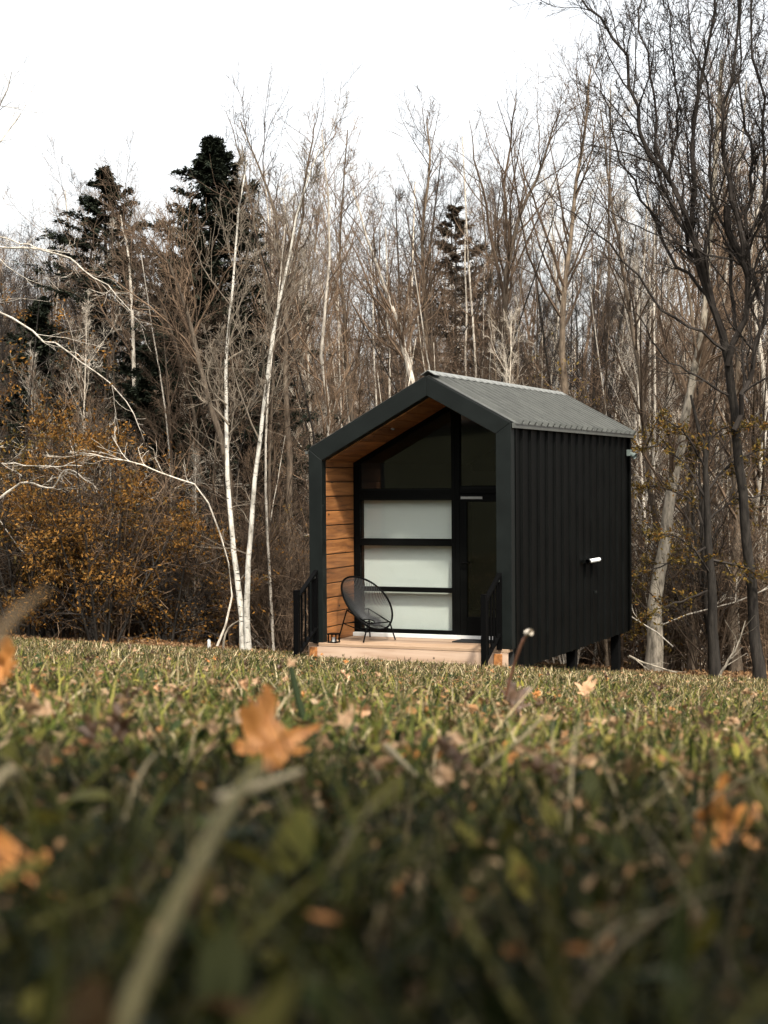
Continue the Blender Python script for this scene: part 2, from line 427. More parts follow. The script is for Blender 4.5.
# solid cores behind the sheets, back wall
m = MB(); m.box(W - .15, W - .032, .12, L - .03, ZB + .01, HR - .16); m.box(.032, .15, .12, L - .03, ZB + .01, HL - .16)
m.build('wall_core', M['dark_in'], cab)
m = MB()
m.prism([(.02, ZB), (.02, HL - .05), (AP, HA - .05), (AP, ZB)], L - .06, L - .012)
m.prism([(AP, ZB), (AP, HA - .05), (W - .02, HR - .05), (W - .02, ZB)], L - .06, L - .012)
m.build('back_wall', M['black'], cab)
# screws up the trim and along the seams
# roof: ribbed sheets
def roof_half(x0, z0, x1, z1):
    """x0,z0 ridge; x1,z1 eave"""
    d = np.array([x1 - x0, z1 - z0]); nrm = np.array([-d[1], d[0]]) / np.hypot(*d)
    if nrm[1] < 0: nrm = -nrm
    prof = []; y = .02; pt = .249
    while y < L + .02:
        prof += [(y, .0), (y + .185, .0), (y + .19, .05), (y + .222, .05), (y + .227, 0)]; y += pt
    v = []; f = []
    base = .012
    for (y, o) in prof:
        y = min(y, L + .03)
        for (xx, zz) in ((x0, z0), (x1, z1)):
            v.append((xx + nrm[0] * (o + base), y, zz + nrm[1] * (o + base)))
    for i in range(len(prof) - 1):
        f.append((2 * i, 2 * i + 1, 2 * i + 3, 2 * i + 2))
    return MB().add(v, f)
ov = .05
rl = roof_half(AP, HA, W + ov, HR - ov * TP); rl2 = roof_half(AP, HA, -ov, HL - ov * TP)
rl.add(np.concatenate(rl2.v), np.concatenate(rl2.f))
roof = rl.build('roof', M['roof'], cab)
m = MB()
m.prism([(.045, HL - .18), (.045, HL + .014), (AP, HA + .004), (AP, HA - .21)], .13, L - .07)
m.prism([(AP, HA - .21), (AP, HA + .004), (W - .045, HR + .014), (W - .045, HR - .18)], .13, L - .07)
m.build('roof_panel', M['dark_in'], roof)
m = MB()
for sg in (-1, 1):
    x1 = AP + sg * .09; z1 = HA - .09 * TP
    m.prism([(AP, HA + .072), (x1, z1 + .066), (x1, z1 + .060), (AP, HA + .064)][::(1 if sg > 0 else -1)], .035, L + .035)
m.build('ridge_cap', M['ridge'], roof)
m = MB(); m.box(W + .012, W + .045, .0, L + .03, HR - .066, HR - .004); m.box(-.045, -.012, .0, L + .03, HL - .062, HL - .024)
m.build('eave_trim', M['roof'], roof)
m = MB()
for (xa, za, xb, zb_) in ((AP, HA, W, HR), (AP, HA, 0, HL)):
    q = [(xa, za + .02), (xb, zb_ + .02), (xb, zb_ - .16), (xa, za - .16)]
    m.prism(q, L + .004, L + .03)
m.build('verge_trim', M['trim'], roof)

# cedar lining of the porch
MB().box(.1455, .1505, .132, RC, .004, HL - .14).build('backing_sheet', M['dark_in'], cab)
m = MB(); ph = .178; z = 0.004
while z < HL - .1:
    z1 = min(z + ph - .012, HL - .13); m.box(.151, .173, .132, RC, z, z1); z += ph
w_ = m.build('plank_wall', M['wood'], cab); bevel(w_, .005, 1)
m = MB(); z = .004
while z < HR - .1:
    z1 = min(z + ph - .006, HR - .2); m.box(W - .188, W - .166, .132, RC, z, z1); z += ph
m.box(W - .166, W - .16, .132, RC, .004, HR - .2)
bevel(m.build('plank_wall', M['wood'], cab), .004, 1)
m = MB(); k = 0
def soff(xa, xb, n):
    for i in range(n):
        a = xa + (xb - xa) * i / n; b = xa + (xb - xa) * (i + 1) / n - .005 * (1 if xb > xa else -1)
        za, zb2 = top(a) - fv - .001, top(b) - fv - .001
        m.prism([(a, za), (b, zb2), (b, zb2 - .02), (a, za - .02)], .132, RC + .02)
soff(.173, AP - .003, 9); soff(AP + .003, W - .188, 5)
bevel(m.build('soffit', M['wood'], cab), .003, 1)
# little soffit lamp and screw heads
m = MB(); m.tube([(.92, .45, ztop_in(.92) - .035), (.92, .45, ztop_in(.92) - .018)], .03, 14); m.build('soffit_lamp', M['ridge'], cab)

# deck
m = MB(); x = -.0; bw = .14; y = -.06
# boards run along the width of the opening
while y < RC - .03:
    m.box(.004, W - .034, y, min(y + bw - .006, RC), -.036, 0.0); y += bw
dk = m.build('deck', M['deck'], cab); bevel(dk, .003, 1)
m = MB(); m.box(0.008, W - .04, -.058, -.02, -.036 - .19, -.040)
bevel(m.build('rim_board', M['rim'], dk), .003, 1)
for xx in (.03, 2.40): bevel(MB().box(xx, xx + .10, -.085, -.060, -.30, -.048).build('deck_post', M['wood'], dk), .004, 1)
# floor beams and piers
m = MB(); m.box(.15, W - .15, .0, L - .07, ZB + .012, -.045); m.build('floor_frame', M['black'], cab)
for (px_, py_) in ((W - .14, L - .35), (W - .14, 2.9), (.14, L - .35), (.14, 2.9), (W - .5, 1.0), (.3, 1.0)):
    wx = CABX + math.cos(TH) * px_ + math.sin(TH) * py_; wy = CABY - math.sin(TH) * px_ + math.cos(TH) * py_
    zg = float(gz(wx, wy)) - CABZ - .15
    m = MB(); m.box(px_ - .06, px_ + .06, py_ - .06, py_ + .06, zg, ZB + .014)
    pr = bevel(m.build('pier', M['concrete'], cab), .004)
    m = MB(); m.box(px_ - .09, px_ + .09, py_ - .09, py_ + .09, ZB - .02, ZB + .005); m.build('pier_plate', M['black'], pr)
# interior shell
m = MB(); m.box(.151, W - .151, RC + .02, L - .08, -.04, -.01)
m.box(.151, W - .151, L - .1, L - .08, -.01, 2.1)
m.build('interior', M['dark_in'], cab)

# glazing --------------------------------------------------
GX0, GX1, GXM0, GXM1 = .173, W - .188, 1.50, 1.61
ZS, BAR = .05, 0
zrows = [(.10, .57), (.63, 1.15), (1.24, 1.72)]
def zc(x): return top(x) - fv - .022
m = MB()
fy0, fy1 = RC, RC + .07
m.box(GX0, GX0 + .085, fy0, fy1, ZS, zc(GX0))             # left jamb
m.prism([(GXM0, ZS), (GXM0, zc(GXM0)), (AP, zc(AP)), (AP, ZS)], fy0 - .004, fy1)  # mullion left half
m.prism([(AP, ZS), (AP, zc(AP)), (GXM1, zc(GXM1)), (GXM1, ZS)], fy0 - .004, fy1)
m.box(GX1 - .07, GX1, fy0, fy1, ZS, zc(GX1))
m.box(GX0 + .085, GXM0, fy0, fy1, 1.72, 1.87); m.box(GXM1, GX1 - .07, fy0, fy1, 1.80, 1.90)
m.box(GX0 + .085, GXM0, fy0, fy1, 1.15, 1.24); m.box(GX0 + .085, GXM0, fy0, fy1, .57, .63)
m.box(GX0 + .085, GXM0, fy0, fy1, ZS, .10)
# sloping head pieces
def head(xa, xb):
    m.prism([(xa, zc(xa)), (xb, zc(xb)), (xb, zc(xb) - .07), (xa, zc(xa) - .07)], fy0 + .003, fy1)
head(GX0 + .085, GXM0); head(GXM1, GX1 - .07)
wf = bevel(m.build('window_frame', M['black'], cab), .004, 1)
m = MB()
for z in (1.735, 1.853): m.box(GX0 + .10, GXM0 - .02, fy0 - .004, fy0 - .001, z - .003, z + .003)
m.box(GXM1 + .02, GX1 - .08, fy0 - .004, fy0 - .001, 1.868, 1.874)
m.build('frame_gasket', M['trim'], wf)
for (z0, z1) in zrows:
    w1 = MB().box(GX0 + .085, GXM0, fy0 + .03, fy0 + .036, z0, z1).build('window_pane', M['glass'], cab)
    b = MB().box(GX0 + .092, GXM0 - .006, fy1 + .05, fy1 + .053, z0 - .01, z1 + .02 if z1 < 1.7 else z1 - .0).build('blind', M['blind'], w1)
def gpane(xa, xb, z0):
    MB().prism([(xa, z0), (xa, zc(xa) - .07), (xb, zc(xb) - .07), (xb, z0)], fy0 + .03, fy0 + .036).build('gable_pane', M['glass'], cab)
gpane(GX0 + .085, GXM0, 1.87)
m = MB(); gpane(GXM1, GX1 - .07, 1.90)
# white threshold
bevel(MB().box(GX0, GX1 - .25, fy0 - .05, fy0 + .06, .0015, ZS).build('sill', M['white'], cab), .004)
# door
dx0, dx1 = GXM1 + .004, GX1 - .074
m = MB(); m.box(dx0, dx0 + .09, fy0 - .012, fy1 - .02, ZS + .0, 1.795); m.box(dx1 - .09, dx1, fy0 - .012, fy1 - .02, ZS, 1.795)
m.box(dx0 + .09, dx1 - .09, fy0 - .012, fy1 - .02, 1.70, 1.795); m.box(dx0 + .09, dx1 - .09, fy0 - .012, fy1 - .02, ZS, .28)
door = bevel(m.build('door', M['black'], cab), .004, 1)
MB().box(dx0 + .09, dx1 - .09, fy0 + .01, fy0 + .016, .28, 1.70).build('door_pane', M['glass'], door)
m = MB(); m.box(dx0 + .02, dx0 + .30, fy0 - .03, fy0 - .013, 1.735, 1.765)
m.build('drip_strip', M['ridge'], door)
m = MB(); m.tube([(dx0 + .045, fy0 - .013, .95), (dx0 + .045, fy0 - .06, .95), (dx0 + .15, fy0 - .065, .95)], .009, 8)
m.build('door_handle', M['rod'], door)

# lamps and fittings on the outside
def side_pt(u, z):
    lo, hi = 0, L
    return lo
ly, lz = 3.3, .875
wl = empty('wall_lamp', (0, 0, 0)); wl.parent = cab
MB().box(W - .004, W + .035, ly - .36, ly + .36, lz - .02, lz + .02).build('bracket', M['black'], wl)
m = MB(); m.tube([(W + .055, ly - .25, lz), (W + .055, ly + .25, lz)], .028, 16); m.build('lamp_cover', M['lamp_glass'], wl, True)
for s in (-1, 1): MB().tube([(W + .055, ly + s * .251, lz), (W + .055, ly + s * .33, lz)], .032, 14).build('end_cap', M['black'], wl)
m = MB(); m.box(W + .0, W + .05, L - .22, L - .12, HR - .33, HR - .24); m.tube([(W + .04, L - .17, HR - .3), (W + .12, L - .19, HR - .34)], [.03, .045], 12)
m.build('flood_light', mat_plain('grey_green_fitting', (.09, .11, .10), .4), cab)
m = MB(); m.box(W - .002, W + .02, 3.5, 3.58, .42, .45); m.build('vent_cap', M['trim'], cab)

# stair railings
def railing(x):
    r = empty('railing', (0, 0, 0)); r.parent = cab
    d = -.60; wx = CABX + math.cos(TH) * x + math.sin(TH) * d; wy = CABY - math.sin(TH) * x + math.cos(TH) * d
    zg = float(gz(wx, wy)) - CABZ - .05
    bevel(MB().box(x - .032, x + .032, d - .032, d + .032, zg, .68).build('post', M['rod'], r), .003)
    bevel(MB().box(x - .03, x + .03, -.10, -.062, .0, .86).build('post', M['rod'], r), .003)
    m = MB(); a, b = (x, d - .03, .60), (x, -.06, .885)
    m.prism([(0, 0)], 0, 0)
    q = [(x - .026, d + .03, .585), (x + .026, d + .03, .585), (x + .026, d + .03, .615), (x - .026, d + .03, .615)]
    q2 = [(px, -.062, pz + .275) for px, _, pz in q]
    m.add(q + q2, [(0, 1, 2, 3), (7, 6, 5, 4), (0, 4, 5, 1), (1, 5, 6, 2), (2, 6, 7, 3), (3, 7, 4, 0)])
    m.build('handrail', M['rod'], r)
    m = MB(); q = [(px * 1, y, pz - .68) for px, y, pz in q]; q2 = [(px, y, pz - .68) for px, y, pz in q2]
    m.add(q + q2, [(0, 1, 2, 3), (7, 6, 5, 4), (0, 4, 5, 1), (1, 5, 6, 2), (2, 6, 7, 3), (3, 7, 4, 0)])
    m.build('bottom_rail', M['rod'], r)
    for k in range(1, 5):
        t = k / 5; y = d + .03 + (-.062 - d - .03) * t
        MB().box(x - .009, x + .009, y - .009, y + .009, -.09 + .275 * t, .59 + .275 * t).build('baluster', M['rod'], r)
    m = MB(); m.tube([(x, -.11, .80), (x, -.125, .80)], .016, 10); m.build('bolt', M['ridge'], r)
railing(.12); railing(W - .13)

# ------------------------------------------------------------------ things on the deck
def cabpt(x, y, z=0):
    return (CABX + math.cos(TH) * x + math.sin(TH) * y, CABY - math.sin(TH) * x + math.cos(TH) * y, CABZ + z)
def dircab(a): return -TH + a
chair = empty('lounge_chair', cabpt(.58, .44, .001), dircab(R(62)), 'round black string lounge chair on thin rod legs on the porch', 'chair')
# chair local: faces -y. Rim is an egg in a tilted plane
def rim(t):
    x = .33 * math.cos(t) * (1 - .10 * math.sin(t)); s = .42 * math.sin(t)
    tilt = R(48) ; cy_, cz_ = .03, .46
    y = cy_ + s * math.cos(tilt); z = cz_ + s * math.sin(tilt)
    z += .05 * abs(math.cos(t)) ** 2 * (1 if 1 else 0)
    return np.array((x, y, z))
seatc = np.array((0, -.02, .235))
m = MB(); tt = np.linspace(0, 2 * math.pi, 49); m.tube([rim(t) for t in tt], .0125, 8); m.build('rim_frame', M['rod'], chair, True)
def ringp(t, r=.075): return seatc + np.array((r * math.cos(t), r * .9 * math.sin(t), .02 * math.sin(t)))
m = MB(); m.tube([ringp(t) for t in tt], .008, 6); m.build('seat_ring', M['rod'], chair, True)
pts = []
for i in range(84):
    t = 2 * math.pi * (i + .5) / 84; a, b = rim(t), ringp(t)
    sag = np.array((0, 0, -1)) * .045 * np.linalg.norm(a - b)
    pts.append([a + (b - a) * k + sag * 4 * k * (1 - k) for k in (0, .25, .5, .75, 1)])
pts = np.array(pts); m = MB(); m.tubes(pts, np.full(pts.shape[:2], .0038), 5); m.build('cord_web', M['cord'], chair, True)
for (sx, sy) in ((-1, -1), (1, -1), (-1, 1), (1, 1)):
    foot = np.array((sx * .25, sy * .25 + .02, .006)); topp = np.array((sx * .17, sy * .10 + (.10 if sy > 0 else -.12), .27 + (.10 if sy > 0 else -.04)))
    MB().tube([topp, foot], .009, 8).build('leg', M['rod'], chair, True)
m = MB()
def legp(sx, sy, k):
    foot = np.array((sx * .25, sy * .25 + .02, .006)); topp = np.array((sx * .17, sy * .10 + (.10 if sy > 0 else -.12), .27 + (.10 if sy > 0 else -.04)))
    return foot + (topp - foot) * k
for a, b in (((-1, -1), (1, -1)), ((-1, 1), (1, 1)), ((-1, -1), (-1, 1)), ((1, -1), (1, 1))):
    m.tube([legp(*a, .55), legp(*b, .55)], .007, 6)
    m.tube([legp(*a, 1), legp(*b, 1)], .008, 6)
m.build('brace', M['rod'], chair)

lt = empty('lantern', cabpt(.30, .05, .001), dircab(0), 'small black box lantern on the deck at the foot of the cedar wall', 'lantern')
m = MB()
for sx in (-1, 1):
    for sy in (-1, 1): m.box(sx * .05 - .007, sx * .05 + .007, sy * .05 - .007, sy * .05 + .007, .012, .10)
m.box(-.058, .058, -.058, .058, 0, .012); m.box(-.064, .064, -.064, .064, .10, .115)
m.build('frame', M['rod'], lt)
MB().tube([(0, 0, .0125), (0, 0, .065)], .025, 12).build('candle', M['white'], lt)
dm = bevel(MB().box(-.28, .28, -.17, .17, 0, .014).build('doormat', M['mat_']), .004)
dm.location = cabpt(1.93, .70, .001); dm.rotation_euler = (0, 0, -TH); tag(dm, 'dark flat doormat in front of the glazed cabin door', 'doormat')

# small white marker stub at the lawn's edge
p = P(209, 640, 24.3); gzz = float(gz(p[0], p[1]))
mk = MB().tube([(0, 0, -.05), (0, .005, .15), (.01, 0, .165)], [.028, .026, .018], 10).build('marker_stake', M['white'])
mk.location = (p[0], p[1], gzz); tag(mk, 'short white marker stake at the lawn edge left of the twin birch', 'stake')

# ------------------------------------------------------------------ trees
def interp(pts, rad, t):
    """pts N,K,3; t N,C in 0..1 -> pos, tangent, radius N,C"""
    K = pts.shape[1]; f = t * (K - 1); i = np.clip(f.astype(int), 0, K - 2); w = (f - i)[..., None]
    n = np.arange(pts.shape[0])[:, None]
    a, b = pts[n, i], pts[n, i + 1]; ra, rb = rad[n, i], rad[n, i + 1]
    tg = b - a; tg /= np.linalg.norm(tg, axis=-1, keepdims=True) + 1e-9
    return a + (b - a) * w, tg, ra + (rb - ra) * w[..., 0]
def grow(g, pts, rad, C, trange, ratio, angle, K=6, up=.1, wob=.12, rr=.55, rmin=.002, fall=.5, lmin=.08, labs=None, flat=0):
    N = pts.shape[0]
    t = trange[0] + (trange[1] - trange[0]) * ((np.arange(C)[None] + g.random((N, C))) / C)
    pos, tg, r = interp(pts, rad, t)
    plen = np.linalg.norm(np.diff(pts, axis=1), axis=2).sum(1)[:, None]
    ln = (plen * ratio if labs is None else np.full((N, 1), labs)) * (1 - fall * (t - trange[0]) / (trange[1] - trange[0])) * np.clip(np.exp(g.normal(-.08, .42, (N, C))), .25, 1.9)
    ln = np.maximum(ln, lmin)
    rnd = g.normal(size=(N, C, 3)); 
    if flat: rnd[..., 2] *= (1 - flat)
    perp = rnd - (rnd * tg).sum(-1, keepdims=True) * tg; perp /= np.linalg.norm(perp, axis=-1, keepdims=True) + 1e-9
    an = g.uniform(angle[0], angle[1], (N, C, 1))
    d = np.cos(an) * tg + np.sin(an) * perp
    M_ = N * C; d = d.reshape(M_, 3); p = pos.reshape(M_, 3); ln = ln.reshape(M_); r0 = np.minimum(r.reshape(M_) * rr, .02 + ln * .02)
    out = np.empty((M_, K, 3)); out[:, 0] = p
    for k in range(1, K):
        d = d + g.normal(size=(M_, 3)) * wob; d[:, 2] += up
        d /= np.linalg.norm(d, axis=1, keepdims=True)
        p = p + d * (ln / (K - 1))[:, None]; out[:, k] = p
    tt = np.linspace(0, 1, K)[None]
    rad2 = np.maximum(r0[:, None] * (1 - .8 * tt), rmin)
    return out, rad2
def spline(pts, n):
    pts = np.asarray(pts, float); m_ = len(pts)
    if m_ == 2: return pts[0] + (pts[1] - pts[0]) * np.linspace(0, 1, n)[:, None]
    e = np.vstack([2 * pts[0] - pts[1], pts, 2 * pts[-1] - pts[-2]])
    out = []
    for t in np.linspace(0, m_ - 1, n):
        i = min(int(t), m_ - 2); u = t - i; a, b, c, d = e[i], e[i + 1], e[i + 2], e[i + 3]
        out.append(.5 * ((2 * b) + (c - a) * u + (2 * a - 5 * b + 4 * c - d) * u * u + (3 * b - a - 3 * c + d) * u ** 3))
    return np.array(out)
def leafquads(mb, pos, size, g):
    n = len(pos); s = size * g.uniform(.6, 1.3, (n, 1))
    a = g.normal(size=(n, 3)); a /= np.linalg.norm(a, axis=1, keepdims=True)
    b = np.cross(a, g.normal(size=(n, 3))); b /= np.linalg.norm(b, axis=1, keepdims=True) + 1e-9
    c = np.cross(a, b)
    v = np.stack([pos - a * s, pos + b * s * .45 + c * s * .15, pos + a * s, pos - b * s * .45 + c * s * .15], 1)
    i = np.arange(n * 4).reshape(n, 4)
    mb.add(v.reshape(-1, 3), i)

def sprigs(mb, pts, g, ln, wd):
    """flat sprigs lying along little boughs; pts N,K,3"""
    a = pts[:, 1:] - pts[:, :-1]; a /= np.linalg.norm(a, axis=2, keepdims=True) + 1e-9
    p = ((pts[:, 1:] + pts[:, :-1]) / 2).reshape(-1, 3); a = a.reshape(-1, 3); n = len(p)
    a = a + g.normal(size=a.shape) * np.array((.45, .45, .25)); a[:, 2] -= .12; a /= np.linalg.norm(a, axis=1, keepdims=True)
    b = np.cross(a, np.array((0, 0, 1.)) + g.normal(size=a.shape) * .45); b /= np.linalg.norm(b, axis=1, keepdims=True) + 1e-9
    p = p + g.normal(size=p.shape) * .025; s = g.uniform(.6, 1.3, (n, 1)) * ln; w = g.uniform(.6, 1.3, (n, 1)) * wd
    v = np.stack([p - a * s * .5, p + b * w - a * s * .1, p + a * s * .7, p - b * w - a * s * .1], 1)
    mb.add(v.reshape(-1, 3), np.arange(n * 4).reshape(n, 4))

class Tree:
    def __init__(s, seed): s.g = np.random.default_rng(seed); s.trunk = MB(); s.crown = MB(); s.leaf = None
    def stem(s, pts, r0, r1, sides=9, n=14, flare=True, rpow=1.0):
        p = spline(pts, n); t = np.linspace(0, 1, n)
        r = r0 + (r1 - r0) * t ** rpow
        if flare: r = r * (1 + .5 * np.exp(-t * 14))
        p = p + s.g.normal(size=p.shape) * np.array([1, 1, 0]) * r0 * .15 * (t[:, None] > 0)
        s.trunk.tubes(p[None], r[None], sides)
        return p[None], r[None]
    def limb(s, pts, r0, r1, n=12, sides=6):
        p = spline(pts, n); p[1:] += s.g.normal(size=(n - 1, 3)) * np.linalg.norm(p[-1] - p[0]) * .006
        r = np.linspace(r0, r1, n)
        s.crown.tubes(p[None], r[None], sides)
        return p[None], r[None]
    def branches(s, base, spec, leafspec=None):
        """spec: list of dict(C,tr,ratio,ang,K,up,wob,sides...)"""
        cur = base
        for i, sp in enumerate(spec):
            p, r = grow(s.g, cur[0], cur[1], sp['C'], sp['tr'], sp.get('ratio', .5), sp.get('ang', (.5, 1.0)), sp.get('K', 6), sp.get('up', .1),
                        sp.get('wob', .12), sp.get('rr', .55), sp.get('rmin', .002), sp.get('fall', .5), sp.get('lmin', .08), sp.get('labs'), sp.get('flat', 0))
            s.crown.tubes(p, r, sp.get('sides', 4)); cur = (p, r)
        return cur
    def finish(s, name, loc, mats, label, cat, group=None, rz=0, world=False, leafmat=None):
        o = empty(name, (0, 0, 0) if world else loc, rz, label, cat, group)
        if world:   # shapes were laid in world space: shift them to the base
            o.location = loc
            for mb in (s.trunk, s.crown, s.leaf):
                if mb: mb.v = [v - np.asarray(loc)[None] for v in mb.v]
        if s.trunk.n: s.trunk.build('trunk', mats[0], o, True)
        cr = s.crown.build('crown', mats[1], o, False) if s.crown.n else None
        if s.leaf is not None and s.leaf.n: s.leaf.build('foliage', leafmat, o, False)
        return o

# --- bare tree variants, built at unit place, height about 10 m
def bare_tree(seed, H=10, r=.09, lean=.03, n1=26, ang=(.35, .8), up=.09, c2=8, c3=6, t0=.28, ratio=.34, rt=.0035, fork=False, tw=3, bend=.25, wob=.12):
    T = Tree(seed); g = T.g
    top_ = np.array((g.normal() * lean * H, g.normal() * lean * H, H))
    mid = top_ * .5 + np.array((g.normal() * bend, g.normal() * bend, 0))
    base = T.stem([(0, 0, -.3), (0, 0, .3), mid, top_], r, .012, 8, 16)
    stems = [base]
    if fork:
        for _ in range(2):
            a = g.uniform(.2, .5); st = interp(base[0], base[1], np.array([[a]]))
            p0 = st[0][0, 0]; q = p0 + np.array((g.normal() * H * .10, g.normal() * H * .10, (H - p0[2]) * g.uniform(.75, 1)))
            m_ = (p0 + q) / 2 + np.array(((q - p0)[0] * .25, (q - p0)[1] * .25, -.1))
            stems.append(T.stem([p0, m_, q], float(st[2][0, 0]) * .75, .010, 7, 12, False))
    for b in stems:
        T.branches(b, [dict(C=n1 if b is base else n1 * 2 // 3, tr=(t0 if b is base else .12, .985), ratio=ratio, ang=ang, K=8, up=up, wob=wob, sides=4, fall=.72, rmin=.004, rr=.5),
                       dict(C=c2, tr=(.12, .97), ratio=.42, ang=(.4, .9), K=6, up=.08, wob=.14, sides=3, rmin=.003, fall=.55),
                       dict(C=c3, tr=(.1, .97), ratio=.5, ang=(.4, .9), K=4, up=.06, wob=.16, sides=3, rmin=rt * .6, fall=.5, lmin=.12)]
                   + ([dict(C=tw, tr=(.15, .95), ratio=.55, ang=(.4, .9), K=3, up=.03, wob=.15, sides=3, rmin=rt * .5, fall=.4, lmin=.1)] if tw else []))
    return T

variants = []
specs = [dict(H=10, r=.085, n1=30, ang=(.3, .65), up=.10, c2=8, c3=6, tw=2),
         dict(H=10, r=.07, n1=26, ang=(.4, .9), up=.12, c2=8, c3=6, fork=True, tw=2),
         dict(H=10, r=.11, n1=24, ang=(.5, 1.0), up=.10, c2=9, c3=6, fork=True, t0=.35, tw=2),
         dict(H=10, r=.06, n1=34, ang=(.25, .6), up=.06, c2=7, c3=6, t0=.15, ratio=.28, tw=2),
         dict(H=10, r=.095, n1=28, ang=(.4, .8), up=.14, c2=8, c3=6, lean=.08, tw=2),
         dict(H=10, r=.05, n1=30, ang=(.5, 1.2), up=.04, c2=8, c3=6, t0=.1, ratio=.3, lean=.06, tw=2)]
specs += [dict(H=10, r=.06, n1=34, ang=(.8, 1.5), up=.03, c2=8, c3=5, t0=.06, ratio=.26, lean=.05, tw=2, wob=.2),
          dict(H=10, r=.045, n1=26, ang=(.6, 1.4), up=.02, c2=8, c3=5, t0=.05, ratio=.34, lean=.12, tw=2, wob=.2, bend=.6)]
kinds = [('grey', 'twig', 'slim bare grey tree with upright twigs in the woods behind the cabin'),
         ('pale', 'twig', 'forked bare pale grey tree in the woods behind the cabin'),
         ('dark', 'twig_d', 'thicker forked bare dark tree in the woods behind the cabin'),
         ('pale', 'pale', 'thin pale straight bare tree in the woods behind the cabin'),
         ('grey', 'twig', 'leaning bare brown tree in the woods behind the cabin'),
         ('pale', 'twig', 'wiry pale tree branching low in the woods behind the cabin'),
         ('grey', 'pale', 'bare tree with level pale branches down its trunk in the woods'),
         ('dark', 'twig', 'crooked thin dark tree with tangled low branches in the woods')]
for i, sp in enumerate(specs): variants.append((bare_tree(100 + i, **sp), kinds[i]))
# skyline of the woods in the photo: u -> v
SKY_U = [-200, 0, 40, 90, 130, 180, 230, 290, 340, 400, 470, 530, 580, 640, 700, 768, 950]
SKY_V = [240, 218, 205, 190, 190, 175, 118, 112, 125, 130, 115, 85, 60, 60, 40, 30, 30]
def skyline(u): return float(np.interp(u, SKY_U, SKY_V))
protos = {}
def put_variant(i, x, y, H, rz, group='bare trees filling the woods behind the cabin'):
    T, (bk, tk, lab) = variants[i]
    if i not in protos:
        if i in (2, 4, 7):
            q = np.concatenate(T.crown.v[-2:]); q = q[q[:, 2] < 4.0]; q = q[T.g.choice(len(q), 260)]; T.leaf = MB(); leafquads(T.leaf, q, .035, T.g)
        o = T.finish('bare_tree', (0, 0, 0), (M[bk], M[tk]), lab, 'tree', group, leafmat=M['rust']); protos[i] = o
    else: o = copy_tree(protos[i])
    a, b = place_words(x, y); o['label'] = '%s at the %s %s' % (KIND_WORDS[i], a, b); o['group'] = 'bare trees at the %s %s' % (a, b)
    o.location = (x, y, float(gz(x, y)) - .05); o.rotation_euler = (random.uniform(-.03, .03), random.uniform(-.03, .03), rz)
    s = H / 10; o.scale = (s * random.uniform(.9, 1.1),) * 2 + (s,)
    return o
def place_words(x, y):
    u = CX + F * x / y; near = 'front of woods' if y < 34 else ('middle of woods' if y < 43 else 'back of woods')
    w = 'left of the spruces' if u < 80 else 'left of twin birch' if u < 225 else 'between birch and cabin' if u < 310 else 'above the cabin roof' if u < 520 else 'over the roof end' if u < 632 else 'right of the cabin'
    return near, w
KIND_WORDS = ['slim bare grey tree', 'forked bare pale tree', 'dark forked bare tree', 'thin straight pale tree', 'leaning bare brown tree', 'wiry pale low branched tree', 'bare tree with level boughs', 'crooked thin dark tree']
def jitter_rows(y0, y1, n, lo, hi, mar):
    for k in range(n):
        y = y0 + (y1 - y0) * random.random()
        uu = -140 + (768 + 280) * (k + random.random()) / n
        x = (uu - CX) / F * y
        zt = (480 - skyline(uu)) / F * y
        H = (zt - float(gz(x, y))) * random.uniform(lo, hi)
        put_variant(random.randrange(8), x, y, H, random.uniform(0, 6.28))
jitter_rows(27, 33, 34, .35, .75, 1)
jitter_rows(33, 42, 56, .5, 1.0, 1)
jitter_rows(42, 58, 70, .4, .95, 1)

for k in range(26):
    uu = random.uniform(-60, 335); y = random.uniform(29, 44); x = (uu - CX) / F * y
    put_variant(random.choice((0, 1, 2, 4, 5, 6, 7)), x, y, ((480 - skyline(uu)) / F * y - float(gz(x, y))) * random.uniform(.72, 1.0), random.uniform(0, 6.28))
for k in range(12):
    uu = 20 + 300 * (k + random.random()) / 12; y = random.uniform(26.6, 29); x = (uu - CX) / F * y
    put_variant(random.choice((0, 3, 4, 5, 6, 7)), x, y, ((480 - skyline(uu)) / F * y - float(gz(x, y))) * random.uniform(.55, .95), random.uniform(0, 6.28))
for k in range(14):
    uu = -30 + 150 * (k + random.random()) / 14; y = random.uniform(34, 46); x = (uu - CX) / F * y
    put_variant(random.choice((0, 1, 2, 4, 7)), x, y, ((480 - skyline(uu)) / F * y - float(gz(x, y))) * random.uniform(.8, 1.0), random.uniform(0, 6.28))
for k in range(6):
    uu = 425 + 80 * (k + random.random()) / 6; y = random.uniform(32, 43); x = (uu - CX) / F * y
    put_variant(random.choice((0, 1, 4, 7)), x, y, ((480 - 160) / F * y - float(gz(x, y))) * random.uniform(.8, 1.0), random.uniform(0, 6.28))
